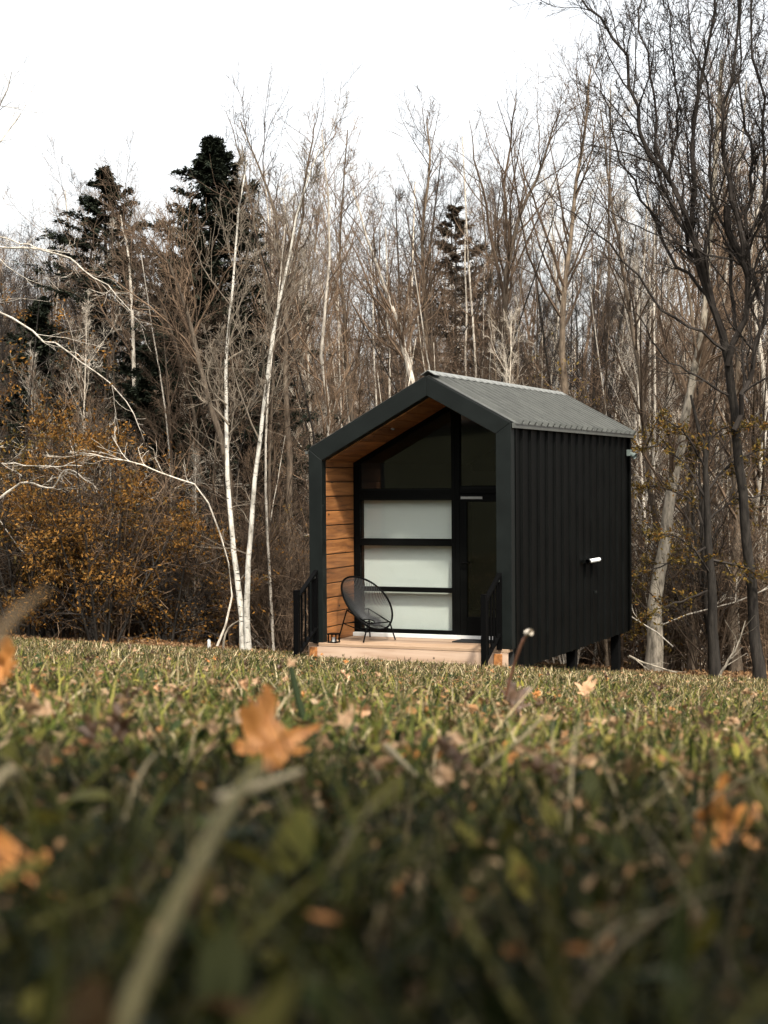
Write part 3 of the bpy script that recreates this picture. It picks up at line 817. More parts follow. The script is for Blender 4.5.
# far mass of woods, one piece
fm = Tree(55); g = fm.g; P0 = []; R0 = []
for k in range(210):
    y = g.uniform(60, 105); x = g.uniform(-.32, .32) * y; z0 = float(gz(x, y)); uu = CX + F * x / y
    H = ((480 - skyline(uu)) / F * y - z0) * g.uniform(.35, .68)
    pp = np.array([(x, y, z0 - .3), (x + g.normal() * .3, y, z0 + H * .5), (x + g.normal() * .8, y, z0 + H)])
    P0.append(spline(pp, 8)); R0.append(np.linspace(g.uniform(.09, .22), .02, 8))
P0 = np.array(P0); R0 = np.array(R0)
fm.crown.tubes(P0, R0, 5)
fm.branches((P0, R0), [dict(C=20, tr=(.12, .98), ratio=.22, ang=(.4, 1.0), K=5, up=.12, sides=3, rmin=.008, fall=.5),
                       dict(C=7, tr=(.1, .95), ratio=.5, ang=(.4, 1.0), K=4, up=.1, sides=3, rmin=.007)])
wd = fm.crown.build('woods', M['twig']); tag(wd, 'far bare woods massed behind the nearer trees', 'woods', None, 'stuff')

# --- brush along the edge of the wood
def brush(seed, leafy=0):
    T = Tree(seed); g = T.g; n = 12
    P0 = []; R0 = []
    for k in range(n):
        a = g.uniform(0, 6.28); q = np.array((math.cos(a), math.sin(a), 0)) * g.uniform(.2, 1.1); b = np.array((math.cos(a), math.sin(a), 0)) * g.uniform(0, .25)
        h = g.uniform(1.2, 2.6); P0.append(spline([b + (0, 0, -.1), b + q * .35 + (0, 0, h * .55), b + q + (0, 0, h)], 8)); R0.append(np.linspace(.014, .004, 8))
    P0 = np.array(P0); R0 = np.array(R0); T.crown.tubes(P0, R0, 4)
    c1 = T.branches((P0, R0), [dict(C=9, tr=(.1, .95), ratio=.4, ang=(.4, 1.1), K=5, up=.05, wob=.18, sides=3, rmin=.0035),
                          dict(C=6, tr=(.1, .95), ratio=.5, ang=(.4, 1.1), K=4, up=.02, wob=.18, sides=3, rmin=.0028)])
    return T
bps = []
for i in range(4):
    T = brush(300 + i)
    o = T.finish('shrub', (0, 0, -50), (M['twig'], M[('twig', 'pale', 'twig', 'birch_twig')[i]]),
                 ('tangled bare brown shrub', 'tangled bare pale shrub', 'bushy bare brown shrub', 'wispy bare tan shrub')[i] + ' at the edge of the woods', 'shrub',
                 'bare shrubs at the edge of the woods')
    bps.append(o)
used = set()
for k in range(90):
    uu = -60 + 890 * (k + random.random()) / 90; y = random.uniform(26.0, 33) if not 300 < uu < 640 else random.uniform(27, 34)
    x = (uu - CX) / F * y; i = random.randrange(4) if 230 < uu < 600 else random.choice((0, 2))
    o = bps[i] if i not in used else copy_tree(bps[i]); used.add(i)
    b_ = place_words(x, y)[1]; o['label'] = ('tangled bare brown shrub', 'tangled bare pale shrub', 'bushy bare brown shrub', 'wispy bare tan shrub')[i] + ' at the wood edge ' + b_; o['group'] = 'bare shrubs ' + b_
    s = random.uniform(.7, 1.35); o.location = (x, y, float(gz(x, y))); o.scale = (s, s, s); o.rotation_euler = (0, 0, random.uniform(0, 6.28))

# --- leafy shrubs, rust coloured at left
def leafy(u, v_base, y, Wd, H, nleaf, leafmat, label, cat='shrub', name='leafy_shrub', seed=0, size=.035, group=None, stems=9, wood='dark'):
    T = Tree(seed); g = T.g; bx = (u - CX) / F * y; bz = float(gz(bx, y)); P0 = []; R0 = []
    for k in range(stems):
        q = np.array((g.uniform(-1, 1) * Wd * .5, g.uniform(-1, 1) * Wd * .35, 0)); h = H * g.uniform(.55, 1)
        P0.append(spline([(q[0] * .15, q[1] * .15, -.1), tuple(q * .55 + (0, 0, h * .5)), tuple(q + (0, 0, h))], 9)); R0.append(np.linspace(.028, .005, 9))
    P0 = np.array(P0); R0 = np.array(R0); T.trunk.tubes(P0, R0, 5)
    c = T.branches((P0, R0), [dict(C=14, tr=(.08, .98), ratio=min(.42, 1.3 / H), ang=(.6, 1.3), K=6, up=.02, wob=.15, sides=3, rmin=.004, fall=.4, flat=.3),
                          dict(C=7, tr=(.1, .98), ratio=.5, ang=(.5, 1.1), K=4, up=0, wob=.15, sides=3, rmin=.003, fall=.4)])
    pts = c[0].reshape(-1, 3); T.leaf = MB()
    # leaves gather on some boughs more than others
    wgt = .5 + .5 * np.sin(pts[:, 0] * 2.3 + seed) * np.sin(pts[:, 2] * 3.1 + seed * 2) ; wgt = np.clip(wgt, .04, 1) ** 1.5; wgt /= wgt.sum()
    keep = np.repeat(g.random(len(pts) // 4) < .4, 4); keep = np.resize(keep, len(pts)); wgt = wgt * (keep + .05); wgt /= wgt.sum()
    idx = g.choice(len(pts), nleaf, p=wgt)
    leafquads(T.leaf, pts[idx] + g.normal(size=(nleaf, 3)) * .06, size, g)
    return T.finish(name, (bx, y, bz), (M[wood], M['twig_d' if wood == 'dark' else 'twig']), label, cat, group, leafmat=leafmat)
leafy(25, 640, 26.2, 3.4, 4.0, 7500, M['rust'], 'rust leaved shrub at the far left edge of the woods', seed=401)
leafy(100, 640, 25.8, 3.0, 3.6, 7600, M['rust'], 'tallest orange leaved shrub on the left behind the lawn', seed=402)
leafy(165, 640, 26.4, 2.6, 2.5, 4300, M['rust'], 'low orange brown shrub just left of the twin birch', seed=403)
leafy(60, 640, 27.8, 3.6, 4.6, 6000, M['olive'], 'dull brown green leafy shrub behind the orange shrubs', seed=404)
leafy(0, 640, 28.2, 3.2, 6.6, 4200, M['rust'], 'tall thin rust leaved sapling at the left edge', seed=405, cat='sapling', name='sapling')
leafy(210, 640, 27.6, 2.4, 2.6, 1800, M['olive'], 'sparse brown shrub behind the twin birch', seed=406)
leafy(300, 650, 27.5, 2.2, 2.2, 500, M['rust'], 'nearly bare shrub between the birch and the cabin railing', seed=407, wood='grey')
leafy(572, 640, 29.5, 2.0, 5.6, 1500, M['yellow_l'], 'sapling with yellow leaves showing above the cabin roof', seed=408, cat='sapling', name='sapling', size=.04, wood='grey')
leafy(655, 660, 28.5, 3.4, 4.9, 2200, M['olive'], 'ochre leaved sapling behind the cabin rear corner', seed=409, cat='sapling', name='sapling', wood='grey')

# unseen evergreen shrub, added behind the camera to shade the nearest grass
def shade_shrub():
    T = Tree(777); g = T.g; n = 14; P0 = []
    for k in range(n):
        q = np.array((g.uniform(-1.9, 1.7), g.uniform(-.4, .4), 0)); h = g.uniform(3.4, 4.7)
        P0.append(spline([tuple(q * .4 + (0, 0, -.1)), tuple(q * .8 + (0, 0, h * .5)), tuple(q + (0, 0, h))], 9))
    P0 = np.array(P0); R0 = np.broadcast_to(np.linspace(.025, .005, 9), P0.shape[:2]); T.trunk.tubes(P0, R0, 5)
    c = T.branches((P0, R0), [dict(C=16, tr=(.05, .98), ratio=.22, ang=(.6, 1.2), K=6, up=.02, sides=3), dict(C=5, tr=(.1, .98), ratio=.5, K=4, sides=3)])
    q = c[0].reshape(-1, 3); T.leaf = MB(); q = q[g.choice(len(q), 20000)]; leafquads(T.leaf, q + g.normal(size=q.shape) * .05, .035, g)
    return T.finish('added_shade_shrub', (.55, -1.55, float(gz(.55, -1.55))), (M['dark'], M['twig_d']), 'unseen evergreen shrub added behind the camera to shade the grass', 'shrub', leafmat=M['needle'])
shade_shrub()

# --- conifers
def conifer(u, vtop, y, Wd, label, seed, mat, dens=1.0, z0f=.12, trunk_r=.11):
    T = Tree(seed); g = T.g; tp = P(u, vtop, y); bz = float(gz(tp[0], y)); H = tp[2] - bz
    T.stem([(0, 0, -.2), (0, 0, H * .5), (0, 0, H)], trunk_r, .01, 8, 14)
    nb = int(150 * dens); P0 = []; R0 = []
    for k in range(nb):
        t = z0f + (1 - z0f) * ((k + g.random()) / nb) ** .9; t = min(t, .99)
        ln = min(Wd * .5 * (1 - t) ** .5, .02 + .60 * (1 - t) * H) * g.uniform(.4, 1.25) + .03
        if g.random() < .12: ln *= 1.25
        a = g.uniform(0, 6.283); d = np.array((math.cos(a), math.sin(a), 0)); z = H * t
        rise = .30 * t - .12
        P0.append(spline([(0, 0, z), tuple(d * ln * .5 + (0, 0, z + rise * ln * .5)), tuple(d * ln + (0, 0, z + rise * ln + .10 * ln))], 7))
        R0.append(np.linspace(.006 + ln * .008, .003, 7))
    P0 = np.array(P0); R0 = np.array(R0); T.crown.tubes(P0, R0, 4)
    c = T.branches((P0, R0), [dict(C=11, tr=(.12, .98), ratio=.38, ang=(.6, 1.0), K=5, up=-.04, wob=.06, sides=3, rmin=.002, fall=.6, flat=.85, lmin=.1)])
    T.leaf = MB()
    for _ in range(7): sprigs(T.leaf, c[0], g, .085, .020)
    for _ in range(4): sprigs(T.leaf, P0[:, 2:], g, .10, .03)
    return T.finish('conifer', (tp[0], y, bz), (M['dark'], M['twig_d']), label, 'conifer', None, leafmat=mat)
conifer(213, 138, 31, 4.6, 'tall dense dark spruce rising above the bare trees left of the birch tops', 501, M['needle'], 2.5, .1)
conifer(104, 168, 33, 5.6, 'ragged thin topped dark spruce towards the left edge', 502, M['needle'], 1.1, .15)
conifer(170, 262, 32.5, 3.2, 'lower dark spruce half hidden between the two taller spruces', 503, M['needle'], .9, .2)
conifer(455, 205, 44, 7.5, 'brownish conifer standing among bare trees above the cabin roof', 504, M['needle_b'], .9, .3)
conifer(150, 350, 29.5, 2.8, 'small dark spruce low among the orange shrubs', 505, M['needle'], .9, .15, .06)
conifer(40, 300, 31.5, 3.2, 'shaggy dark spruce low behind the rust shrubs at left', 506, M['needle'], .8, .2, .07)

# woods on the far side of the lawn, reflected in the cabin's panes
back = [o for o in S.objects if o.get('category') == 'conifer'][:3]
for k in range(26):
    o = copy_tree(back[k % 3]); a = R(188 + k * 5.4 + random.uniform(-2, 2)); rd = random.uniform(24, 34)
    x, y = rd * math.cos(a), 6 + rd * math.sin(a)
    if k < 13: x -= 2
    o.location = (x, y, float(gz(x, y))); s_ = random.uniform(.8, 1.05); o.scale = (s_ * 1.3, s_ * 1.3, s_); o.rotation_euler = (0, 0, random.uniform(0, 6.28))
    o['label'] = 'dark spruce on the far side of the lawn behind the camera'; o['group'] = 'spruces behind the camera'

TW = [dict(C=9, tr=(.1, .97), ratio=.4, ang=(.4, .9), K=6, up=.05, wob=.13, sides=3, rmin=.003, fall=.5),
      dict(C=6, tr=(.1, .97), ratio=.5, ang=(.4, .9), K=4, up=.03, wob=.15, sides=3, rmin=.0025, lmin=.1)]
def path(uv, y, dy=0):
    n = len(uv); return [P(u, v, y + dy * i / max(1, n - 1)) for i, (u, v) in enumerate(uv)]
def gpt(u, y):  # ground point under photo column u
    x = (u - CX) / F * y; return np.array((x, y, float(gz(x, y))))

# --- twin birch
T = Tree(601); yb = 23.6; b = gpt(244, yb)
s1 = T.stem([b + (-.02, 0, -.2)] + path([(241, 610), (235, 560), (229, 500), (227, 440), (226, 390), (227, 335), (233, 280), (239, 215), (246, 160)], yb, .4), .047, .009, 9, 22)
s2 = T.stem([b + (.05, 0, -.2)] + path([(247, 600), (250, 545), (255, 480), (261, 430), (268, 370), (278, 310), (290, 250), (299, 205), (318, 150)], yb - .15, -.6), .043, .009, 9, 22)
for s, tr in ((s1, (.42, .98)), (s2, (.42, .98))):
    T.branches(s, [dict(C=20, tr=tr, ratio=.18, ang=(.35, .8), K=7, up=.08, wob=.10, sides=4, rmin=.004, fall=.5, rr=.45)] + TW)
    T.branches(s, [dict(C=5, tr=(.15, .45), ratio=.10, ang=(.7, 1.2), K=6, up=.05, wob=.15, sides=3, rmin=.003, fall=.3, rr=.3), TW[1]])
for pth, r0 in (([(229, 425), (214, 408), (200, 398), (188, 380)], .02), ([(228, 360), (240, 352), (256, 345), (268, 330)], .018), ([(227, 405), (212, 390), (208, 372), (214, 350)], .016)):
    l = T.limb(path(pth, yb), r0, .005); T.branches(l, TW)
T.finish('birch', b, (M['birch'], M['birch_twig']), 'white barked birch with two slim stems from one base left of the cabin', 'birch', world=True)

# --- big tree on the right, several rising limbs
T = Tree(611); yt = 21.5; b = gpt(760, 24.6)
yt = 24.6
main = T.stem([b + (0, 0, -.2)] + path([(752, 600), (745, 520), (737, 440), (731, 385), (722, 330)], yt, -.6), .082, .06, 10, 18)
limbs = [([(722, 330), (708, 285), (692, 225), (668, 182), (643, 140), (632, 95), (616, 40), (585, 5), (560, -50)], .05, .010),
         ([(724, 340), (700, 270), (690, 220), (691, 160), (698, 85), (716, 10), (725, -60)], .05, .012),
         ([(728, 365), (748, 300), (742, 250), (730, 190), (722, 120), (735, 50), (744, -40)], .05, .012),
         ([(734, 430), (745, 390), (758, 350), (770, 280), (765, 200), (760, 120), (752, 40), (758, -60)], .042, .012),
         ([(700, 262), (672, 212), (655, 150), (655, 90), (640, 20), (648, -40)], .03, .008),
         ([(735, 330), (728, 250), (712, 180), (708, 100), (690, 30), (684, -50)], .03, .007),
         ([(668, 182), (678, 120), (672, 60), (665, -30)], .024, .006),
         ([(760, 300), (745, 230), (752, 150), (738, 90), (740, -30)], .035, .008), ([(742, 250), (765, 200), (780, 120), (776, 20)], .03, .008),
         ([(712, 300), (676, 262), (648, 215), (622, 160), (604, 100), (592, 60)], .028, .007)]
for uv, r0, r1 in limbs:
    l = T.limb(path(uv, yt - .6, random.uniform(-2.2, 1.6)), r0, r1, 18, 7)
    ll = float(np.linalg.norm(np.diff(l[0][0], axis=0), axis=1).sum())
    T.branches(l, [dict(C=int(5 + ll * 3.6), tr=(.10, .98), ratio=min(.30, 1.25 / ll), ang=(.3, .75), K=9, up=.06, wob=.13, sides=4, rmin=.004, fall=.45, rr=.5),
                   dict(C=8, tr=(.1, .97), ratio=.45, ang=(.35, .85), K=7, up=.04, wob=.17, sides=3, rmin=.003, fall=.5),
                   dict(C=5, tr=(.1, .97), ratio=.5, ang=(.4, .9), K=4, up=.03, wob=.15, sides=3, rmin=.003, lmin=.1)])
for uv, r0 in (([(725, 350), (700, 332), (672, 316), (645, 285), (615, 250), (590, 226), (560, 206), (536, 188)], .026),
               ([(768, 272), (730, 262), (695, 247), (650, 232), (615, 215), (590, 196)], .02),
               ([(728, 395), (690, 372), (660, 352), (640, 318), (612, 300)], .02)):
    l = T.limb(path(uv, yt - .8, -1.2), r0, .005, 16, 5)
    T.branches(l, [dict(C=12, tr=(.12, .98), ratio=.25, ang=(.4, .9), K=7, up=.08, wob=.12, sides=3, rmin=.0035, fall=.4, rr=.5)] + TW[1:])
# broken stub
l = T.limb(path([(745, 262), (728, 232), (727, 205)], yt - .8), .06, .05, 5, 8)
T.leaf = MB(); cp = np.concatenate([v for v in T.crown.v[-6:]]); 
hi = np.concatenate(T.crown.v); hi = hi[(hi[:, 2] > 1.5)]; ix = T.g.choice(len(hi), 900)
leafquads(T.leaf, hi[ix] + T.g.normal(size=(900, 3)) * .02, .022, T.g)
T.finish('bare_tree', b, (M['dark'], M['twig_d']), 'tall dark bare tree with many rising limbs filling the upper right', 'tree', world=True, leafmat=M['twig_d'])

# --- pale thick trunk and others on the right
def guided(uvs, y, r0, r1, mats, label, seed, cat='tree', name='bare_tree', tr=(.35, .98), C=22, ratio=.22, ang=(.35, .8), up=.1, extra=None, group=None, dy=0, t3=True):
    T = Tree(seed); b = gpt(uvs[0][0], y)
    s = T.stem([b + (0, 0, -.2)] + path(uvs[1:], y, dy), r0, r1, 9, 18)
    T.branches(s, [dict(C=C, tr=tr, ratio=ratio, ang=ang, K=7, up=up, wob=.11, sides=4, rmin=.004, fall=.55, rr=.5)] + (TW if t3 else TW[:1]))
    for pth, q in (extra or []):
        l = T.limb(path(pth, y), q, .006); T.branches(l, TW)
    return T.finish(name, b, (M[mats[0]], M[mats[1]]), label, cat, group, world=True)
guided([(652, 0), (656, 600), (664, 540), (674, 480), (684, 430), (694, 375), (706, 300), (712, 200), (722, 60)], 26.5, .12, .03, ('tan', 'twig'),
       'thick pale leaning trunk close behind the cabin on the right', 611, extra=[([(690, 400), (705, 350), (735, 300), (760, 240)], .05)])
guided([(690, 0), (694, 600), (690, 500), (697, 400), (690, 300), (672, 190)], 28, .08, .015, ('grey', 'twig'), 'slim grey tree between the pale trunk and the dark leafy sapling', 612)
guided([(736, 0), (732, 600), (738, 520), (733, 430), (742, 330), (760, 220)], 27.5, .10, .02, ('grey', 'twig'), 'grey brown tree behind the dark leafy sapling', 613)
guided([(664, 0), (660, 560), (648, 470), (640, 380), (628, 300), (612, 200), (600, 110)], 29, .07, .012, ('grey', 'twig'), 'slender bare tree leaning left beside the cabin rear wall', 614)
guided([(760, 0), (764, 600), (758, 520), (766, 400), (752, 260), (770, 140)], 29, .09, .02, ('pale', 'twig'), 'pale trunk at the right edge behind the dark limbs', 615)
# centre and left ones
guided([(426, 0), (427, 560), (426, 360), (424, 300), (423, 230), (430, 160), (426, 122)], 34, .075, .012, ('grey', 'twig'), 'straight slim tree rising directly behind the cabin ridge', 620, ratio=.14, ang=(.25, .6))
guided([(425, 0), (420, 450), (410, 375), (403, 345), (394, 312), (372, 255), (352, 190)], 31, .085, .012, ('pale', 'twig'), 'pale trunk leaning left out from behind the gable peak', 621)
guided([(360, 0), (368, 500), (352, 420), (345, 330), (340, 240), (348, 130)], 32, .07, .010, ('grey', 'twig'), 'bare tree standing just above the left slope of the roof', 622, ratio=.16)
guided([(520, 0), (512, 400), (505, 300), (515, 230), (540, 170), (560, 110)], 33, .085, .012, ('grey', 'twig'), 'grey tree above the cabin roof with branches fanning right', 623,
       extra=[([(505, 300), (490, 230), (478, 170), (470, 120)], .045), ([(510, 260), (505, 190), (512, 120), (516, 92)], .04)])
guided([(570, 0), (566, 420), (562, 340), (566, 280), (575, 200), (586, 120), (590, 70)], 31.5, .085, .012, ('grey', 'twig'), 'grey tree rising behind the rear end of the roof', 624,
       extra=[([(566, 290), (548, 240), (530, 190), (518, 150)], .04)])
guided([(146, 0), (140, 520), (136, 430), (134, 370), (132, 310), (128, 255), (120, 215)], 30, .065, .012, ('pale', 'twig'), 'pale straight trunk in front of the spruces on the left', 625, tr=(.5, .98))
guided([(238, 0), (228, 480), (212, 410), (196, 350), (184, 300), (168, 262), (150, 240)], 27.5, .07, .010, ('grey', 'twig'), 'grey tree leaning left behind the twin birch', 626, tr=(.4, .98))
guided([(282, 0), (290, 480), (285, 380), (286, 300), (270, 200), (240, 120)], 29.5, .07, .010, ('grey', 'twig'), 'bare tree right of the twin birch with fine high twigs', 627,
       extra=[([(286, 300), (300, 220), (310, 150), (318, 108)], .035), ([(284, 340), (262, 260), (246, 180), (228, 110)], .035)])
guided([(318, 0), (322, 520), (330, 430), (322, 350), (330, 240), (322, 130)], 28.5, .06, .010, ('pale', 'twig'), 'pale crooked trunk beside the left wall of the cabin', 628, tr=(.3, .98))
guided([(196, 0), (192, 520), (198, 440), (180, 360), (160, 300), (140, 260)], 29, .05, .010, ('grey', 'twig'), 'thin bent tree among the shrubs left of the birch', 629)
# sweeping pale limbs of a tree standing just outside on the left
T = Tree(640); b = gpt(-70, 25.6)
s = T.stem([b + (0, 0, -.2)] + path([(-70, 560), (-66, 460), (-72, 360), (-60, 260), (-50, 150), (-40, 60)], 25.6), .14, .03, 10, 18)
T.branches(s, [dict(C=14, tr=(.5, .98), ratio=.22, ang=(.35, .8), K=7, up=.1, wob=.11, sides=4, rmin=.004, fall=.5)] + TW)
for uv, r0 in (([(-70, 270), (-30, 250), (0, 247), (30, 250), (66, 256), (82, 270), (104, 283), (130, 310)], .025),
               ([(-66, 330), (-30, 305), (0, 312), (37, 338), (64, 348), (92, 368), (122, 398), (140, 430)], .022),
               ([(-66, 470), (-20, 452), (0, 462), (40, 466), (80, 466)], .019), ([(0, 498), (25, 482), (50, 488), (66, 470), (82, 476)], .02),
               ([(-40, 240), (0, 237), (34, 247), (70, 254)], .018)):
    l = T.limb(path(uv, 25.4, -.4), r0, .006, 16, 6)
    T.branches(l, [dict(C=7, tr=(.2, .98), ratio=.2, ang=(.4, 1.0), K=6, up=.04, wob=.15, sides=3, rmin=.003, fall=.3, rr=.45)] + TW[1:])
T.finish('bare_tree', b, (M['pale'], M['pale']), 'pale tree reaching long crooked limbs in from the left edge', 'tree', world=True)
T = Tree(641); b = gpt(212, 25.2)
s = T.stem([b + (0, 0, -.1)] + path([(232, 600), (222, 540), (200, 489), (168, 476), (137, 463), (108, 458), (92, 454), (70, 452)], 25.2), .017, .007, 7, 16, rpow=.8)
T.branches(s, [dict(C=9, tr=(.4, .98), ratio=.14, ang=(.4, 1.0), K=6, up=.06, wob=.15, sides=3, rmin=.003, fall=.3)] + TW[1:])
T.finish('sapling', b, (M['pale'], M['pale']), 'pale sapling bent over flat across the orange shrubs', 'sapling', world=True)

# --- dark leafy sapling on the right with level boughs
T = Tree(650); yd = 24.4; b = gpt(716, yd)
s = T.stem([b + (0, 0, -.2)] + path([(714, 640), (711, 580), (707, 520), (706, 470), (700, 430), (690, 395)], yd), .09, .018, 9, 16)
T.leaf = MB()
for uv, r0 in (([(707, 500), (690, 470), (665, 448), (640, 448), (620, 445)], .022), ([(708, 530), (690, 500), (662, 488), (636, 486)], .02), ([(708, 490), (730, 465), (760, 450), (790, 440)], .022),
               ([(711, 560), (740, 566), (768, 578), (800, 582)], .03), ([(710, 545), (680, 560), (650, 570), (634, 578)], .018), ([(709, 520), (735, 500), (765, 495), (795, 485)], .02),
               ([(711, 590), (685, 600), (655, 610), (636, 622)], .016), ([(705, 470), (690, 440), (676, 425), (655, 418)], .018), ([(703, 450), (720, 430), (745, 425), (770, 428)], .016),
               ([(711, 575), (690, 545), (668, 535), (645, 540)], .018)):
    l = T.limb(path(uv, yd, random.uniform(-1.2, .6)), r0, .005, 12, 5)
    c = T.branches(l, [dict(C=13, tr=(.12, .98), ratio=.28, ang=(.5, 1.1), K=6, up=0.01, wob=.1, sides=3, rmin=.003, fall=.4, flat=.7), dict(C=7, tr=(.1, .97), ratio=.5, ang=(.4, .9), K=4, up=.0, wob=.12, sides=3, rmin=.0025, flat=.7)])
    q = c[0].reshape(-1, 3); q = q[T.g.choice(len(q), 300)]
    leafquads(T.leaf, q + T.g.normal(size=q.shape) * .03, .034, T.g)
T.finish('sapling', b, (M['dark'], M['twig_d']), 'dark trunked sapling with level boughs of ochre leaves right of the cabin', 'sapling', world=True, leafmat=M['olive'])
# thin dead limbs leaning and crossing through the understory
def dead_limb(seed):
    T = Tree(seed); g = T.g; h = g.uniform(3, 5.5); a = g.uniform(-1.25, 1.25); q = np.array((math.sin(a) * h, g.uniform(-.6, .6), math.cos(a) * h * .8 + .3))
    l = T.limb([(0, 0, -.1), tuple(q * .35 + (g.normal() * .25, 0, .35)), tuple(q * .7 + (0, g.normal() * .3, .2)), tuple(q)], .015, .004, 14, 5)
    T.branches(l, [dict(C=12, tr=(.15, .98), ratio=.26, ang=(.5, 1.2), K=7, up=.03, wob=.2, sides=3, rmin=.0035, fall=.3)] + TW[1:])
    return T
dl = []
for i in range(5):
    T = dead_limb(700 + i); mt = (M['pale'], M['pale']) if i % 2 == 0 else (M['grey'], M['twig'])
    lab = ('long pale dead limb leaning through the understory', 'grey dead limb slanting through the understory', 'pale crooked limb crossing the understory', 'brown thin limb arching in the understory', 'pale forked limb leaning among the trunks')[i]
    dl.append(T.finish('leaning_limb', (0, 0, -60), mt, lab, 'dead limb', 'dead limbs leaning in the woods'))
us = set()
for k in range(64):
    uu = random.choice((random.uniform(-40, 310), random.uniform(560, 800), random.uniform(-40, 800))); y = random.uniform(25.6, 33); i = random.randrange(5)
    if 430 < uu < 640: y = random.uniform(28, 33)
    if 195 < uu < 330: y = random.uniform(29, 34)
    o = dl[i] if i not in us else copy_tree(dl[i]); us.add(i); x = (uu - CX) / F * y
    b_ = place_words(x, y)[1]; o['label'] = ('long pale dead limb leaning', 'grey dead limb slanting', 'pale crooked limb crossing', 'brown thin limb arching', 'pale forked limb leaning')[i] + ' in the understory ' + b_; o['group'] = 'dead limbs ' + b_
    o.location = (x, y, float(gz(x, y)) + random.uniform(-.1, 1.2)); sc = random.uniform(.6, 1.2); o.scale = (sc * random.choice((-1, 1)), sc, sc); o.rotation_euler = (0, random.uniform(-.3, .3), random.uniform(-.5, .5))
# fallen bough
T = Tree(655); b = gpt(722, 24.0)
l = T.limb([gpt(718, 24) + (0, 0, .03)] + path([(728, 660), (738, 645), (745, 620)], 24.0) , .022, .006, 10, 6); T.branches(l, TW[1:])
T.finish('dead_branch', b, (M['tan'], M['tan']), 'pale dead branch propped up from the lawn edge at right', 'branch', world=True)
T = Tree(656)
b = gpt(650, 24.6); l = T.limb([gpt(628, 24.3) + (0, 0, .25), gpt(650, 24.5) + (0, 0, .14), gpt(676, 24.8) + (0, 0, .06)], .02, .012, 8, 6); T.branches(l, TW[1:])
T.finish('dead_branch', b, (M['tan'], M['tan']), 'grey dead branch lying behind the cabin rear pier', 'branch', world=True)
# dead branches in the brush at left (arching)
T = Tree(657); b = gpt(222, 24.9); l = T.limb([gpt(222, 24.9)] + path([(226, 632), (236, 622), (250, 618)], 24.9), .02, .006, 8, 6)
T.finish('dead_branch', b, (M['tan'], M['tan']), 'short dead branch curving up at the foot of the twin birch', 'branch', world=True)

# leaf litter at the wood edge
n = 26000; y = 24.6 + rng.exponential(4.5, n); x = rng.uniform(-.30, .30, n) * y; 
m = MB(); leafquads(m, np.stack([x, y, gz(x, y) + rng.uniform(-.02, .04, n)], -1), .05, rng)
tag(m.build('leaf_litter', M['litter']), 'brown fallen leaves covering the ground under the trees', 'leaf litter', None, 'stuff')

# ------------------------------------------------------------------ fallen leaves on the lawn
def leaf_material(name, c1, c2, trans=.3):
    m, nt, b = new_mat(name)
    v = coords(nt); n1 = noise(nt, v, 40, 5, .65)
    c = ramp(nt, n1, [(.3, c1), (.7, c2)])
    n2 = noise(nt, v, 15, 3, .5); k = ramp(nt, n2, [(.58, (0, 0, 0)), (.68, (1, 1, 1))])
    c = mixc(nt, k, c, tuple(x * .45 for x in c1))
    nt.links.new(c, b.inputs['Base Color']); b.inputs['Roughness'].default_value = .55
    tr = nt.nodes.new('ShaderNodeBsdfTranslucent'); nt.links.new(c, tr.inputs['Color'])
    mx = nt.nodes.new('ShaderNodeMixShader'); mx.inputs[0].default_value = trans
    nt.links.new(b.outputs[0], mx.inputs[1]); nt.links.new(tr.outputs[0], mx.inputs[2])
    nt.links.new(mx.outputs[0], nt.nodes['Material Output'].inputs['Surface'])
    return m
LM = dict(orange=leaf_material('orange_leaf', (.36, .125, .022), (.60, .27, .075)), tan=leaf_material('tan_leaf', (0.26, 0.143, 0.065), (0.403, 0.273, 0.156)),
          brown=leaf_material('brown_leaf', (.045, .024, .013), (.11, .06, .03)), yellow=leaf_material('yellow_leaf', (0.26, 0.195, 0.0325), (0.3575, 0.2925, 0.065)),
          peach=leaf_material('peach_leaf', (0.39, 0.195, 0.0845), (0.52, 0.338, 0.195)))
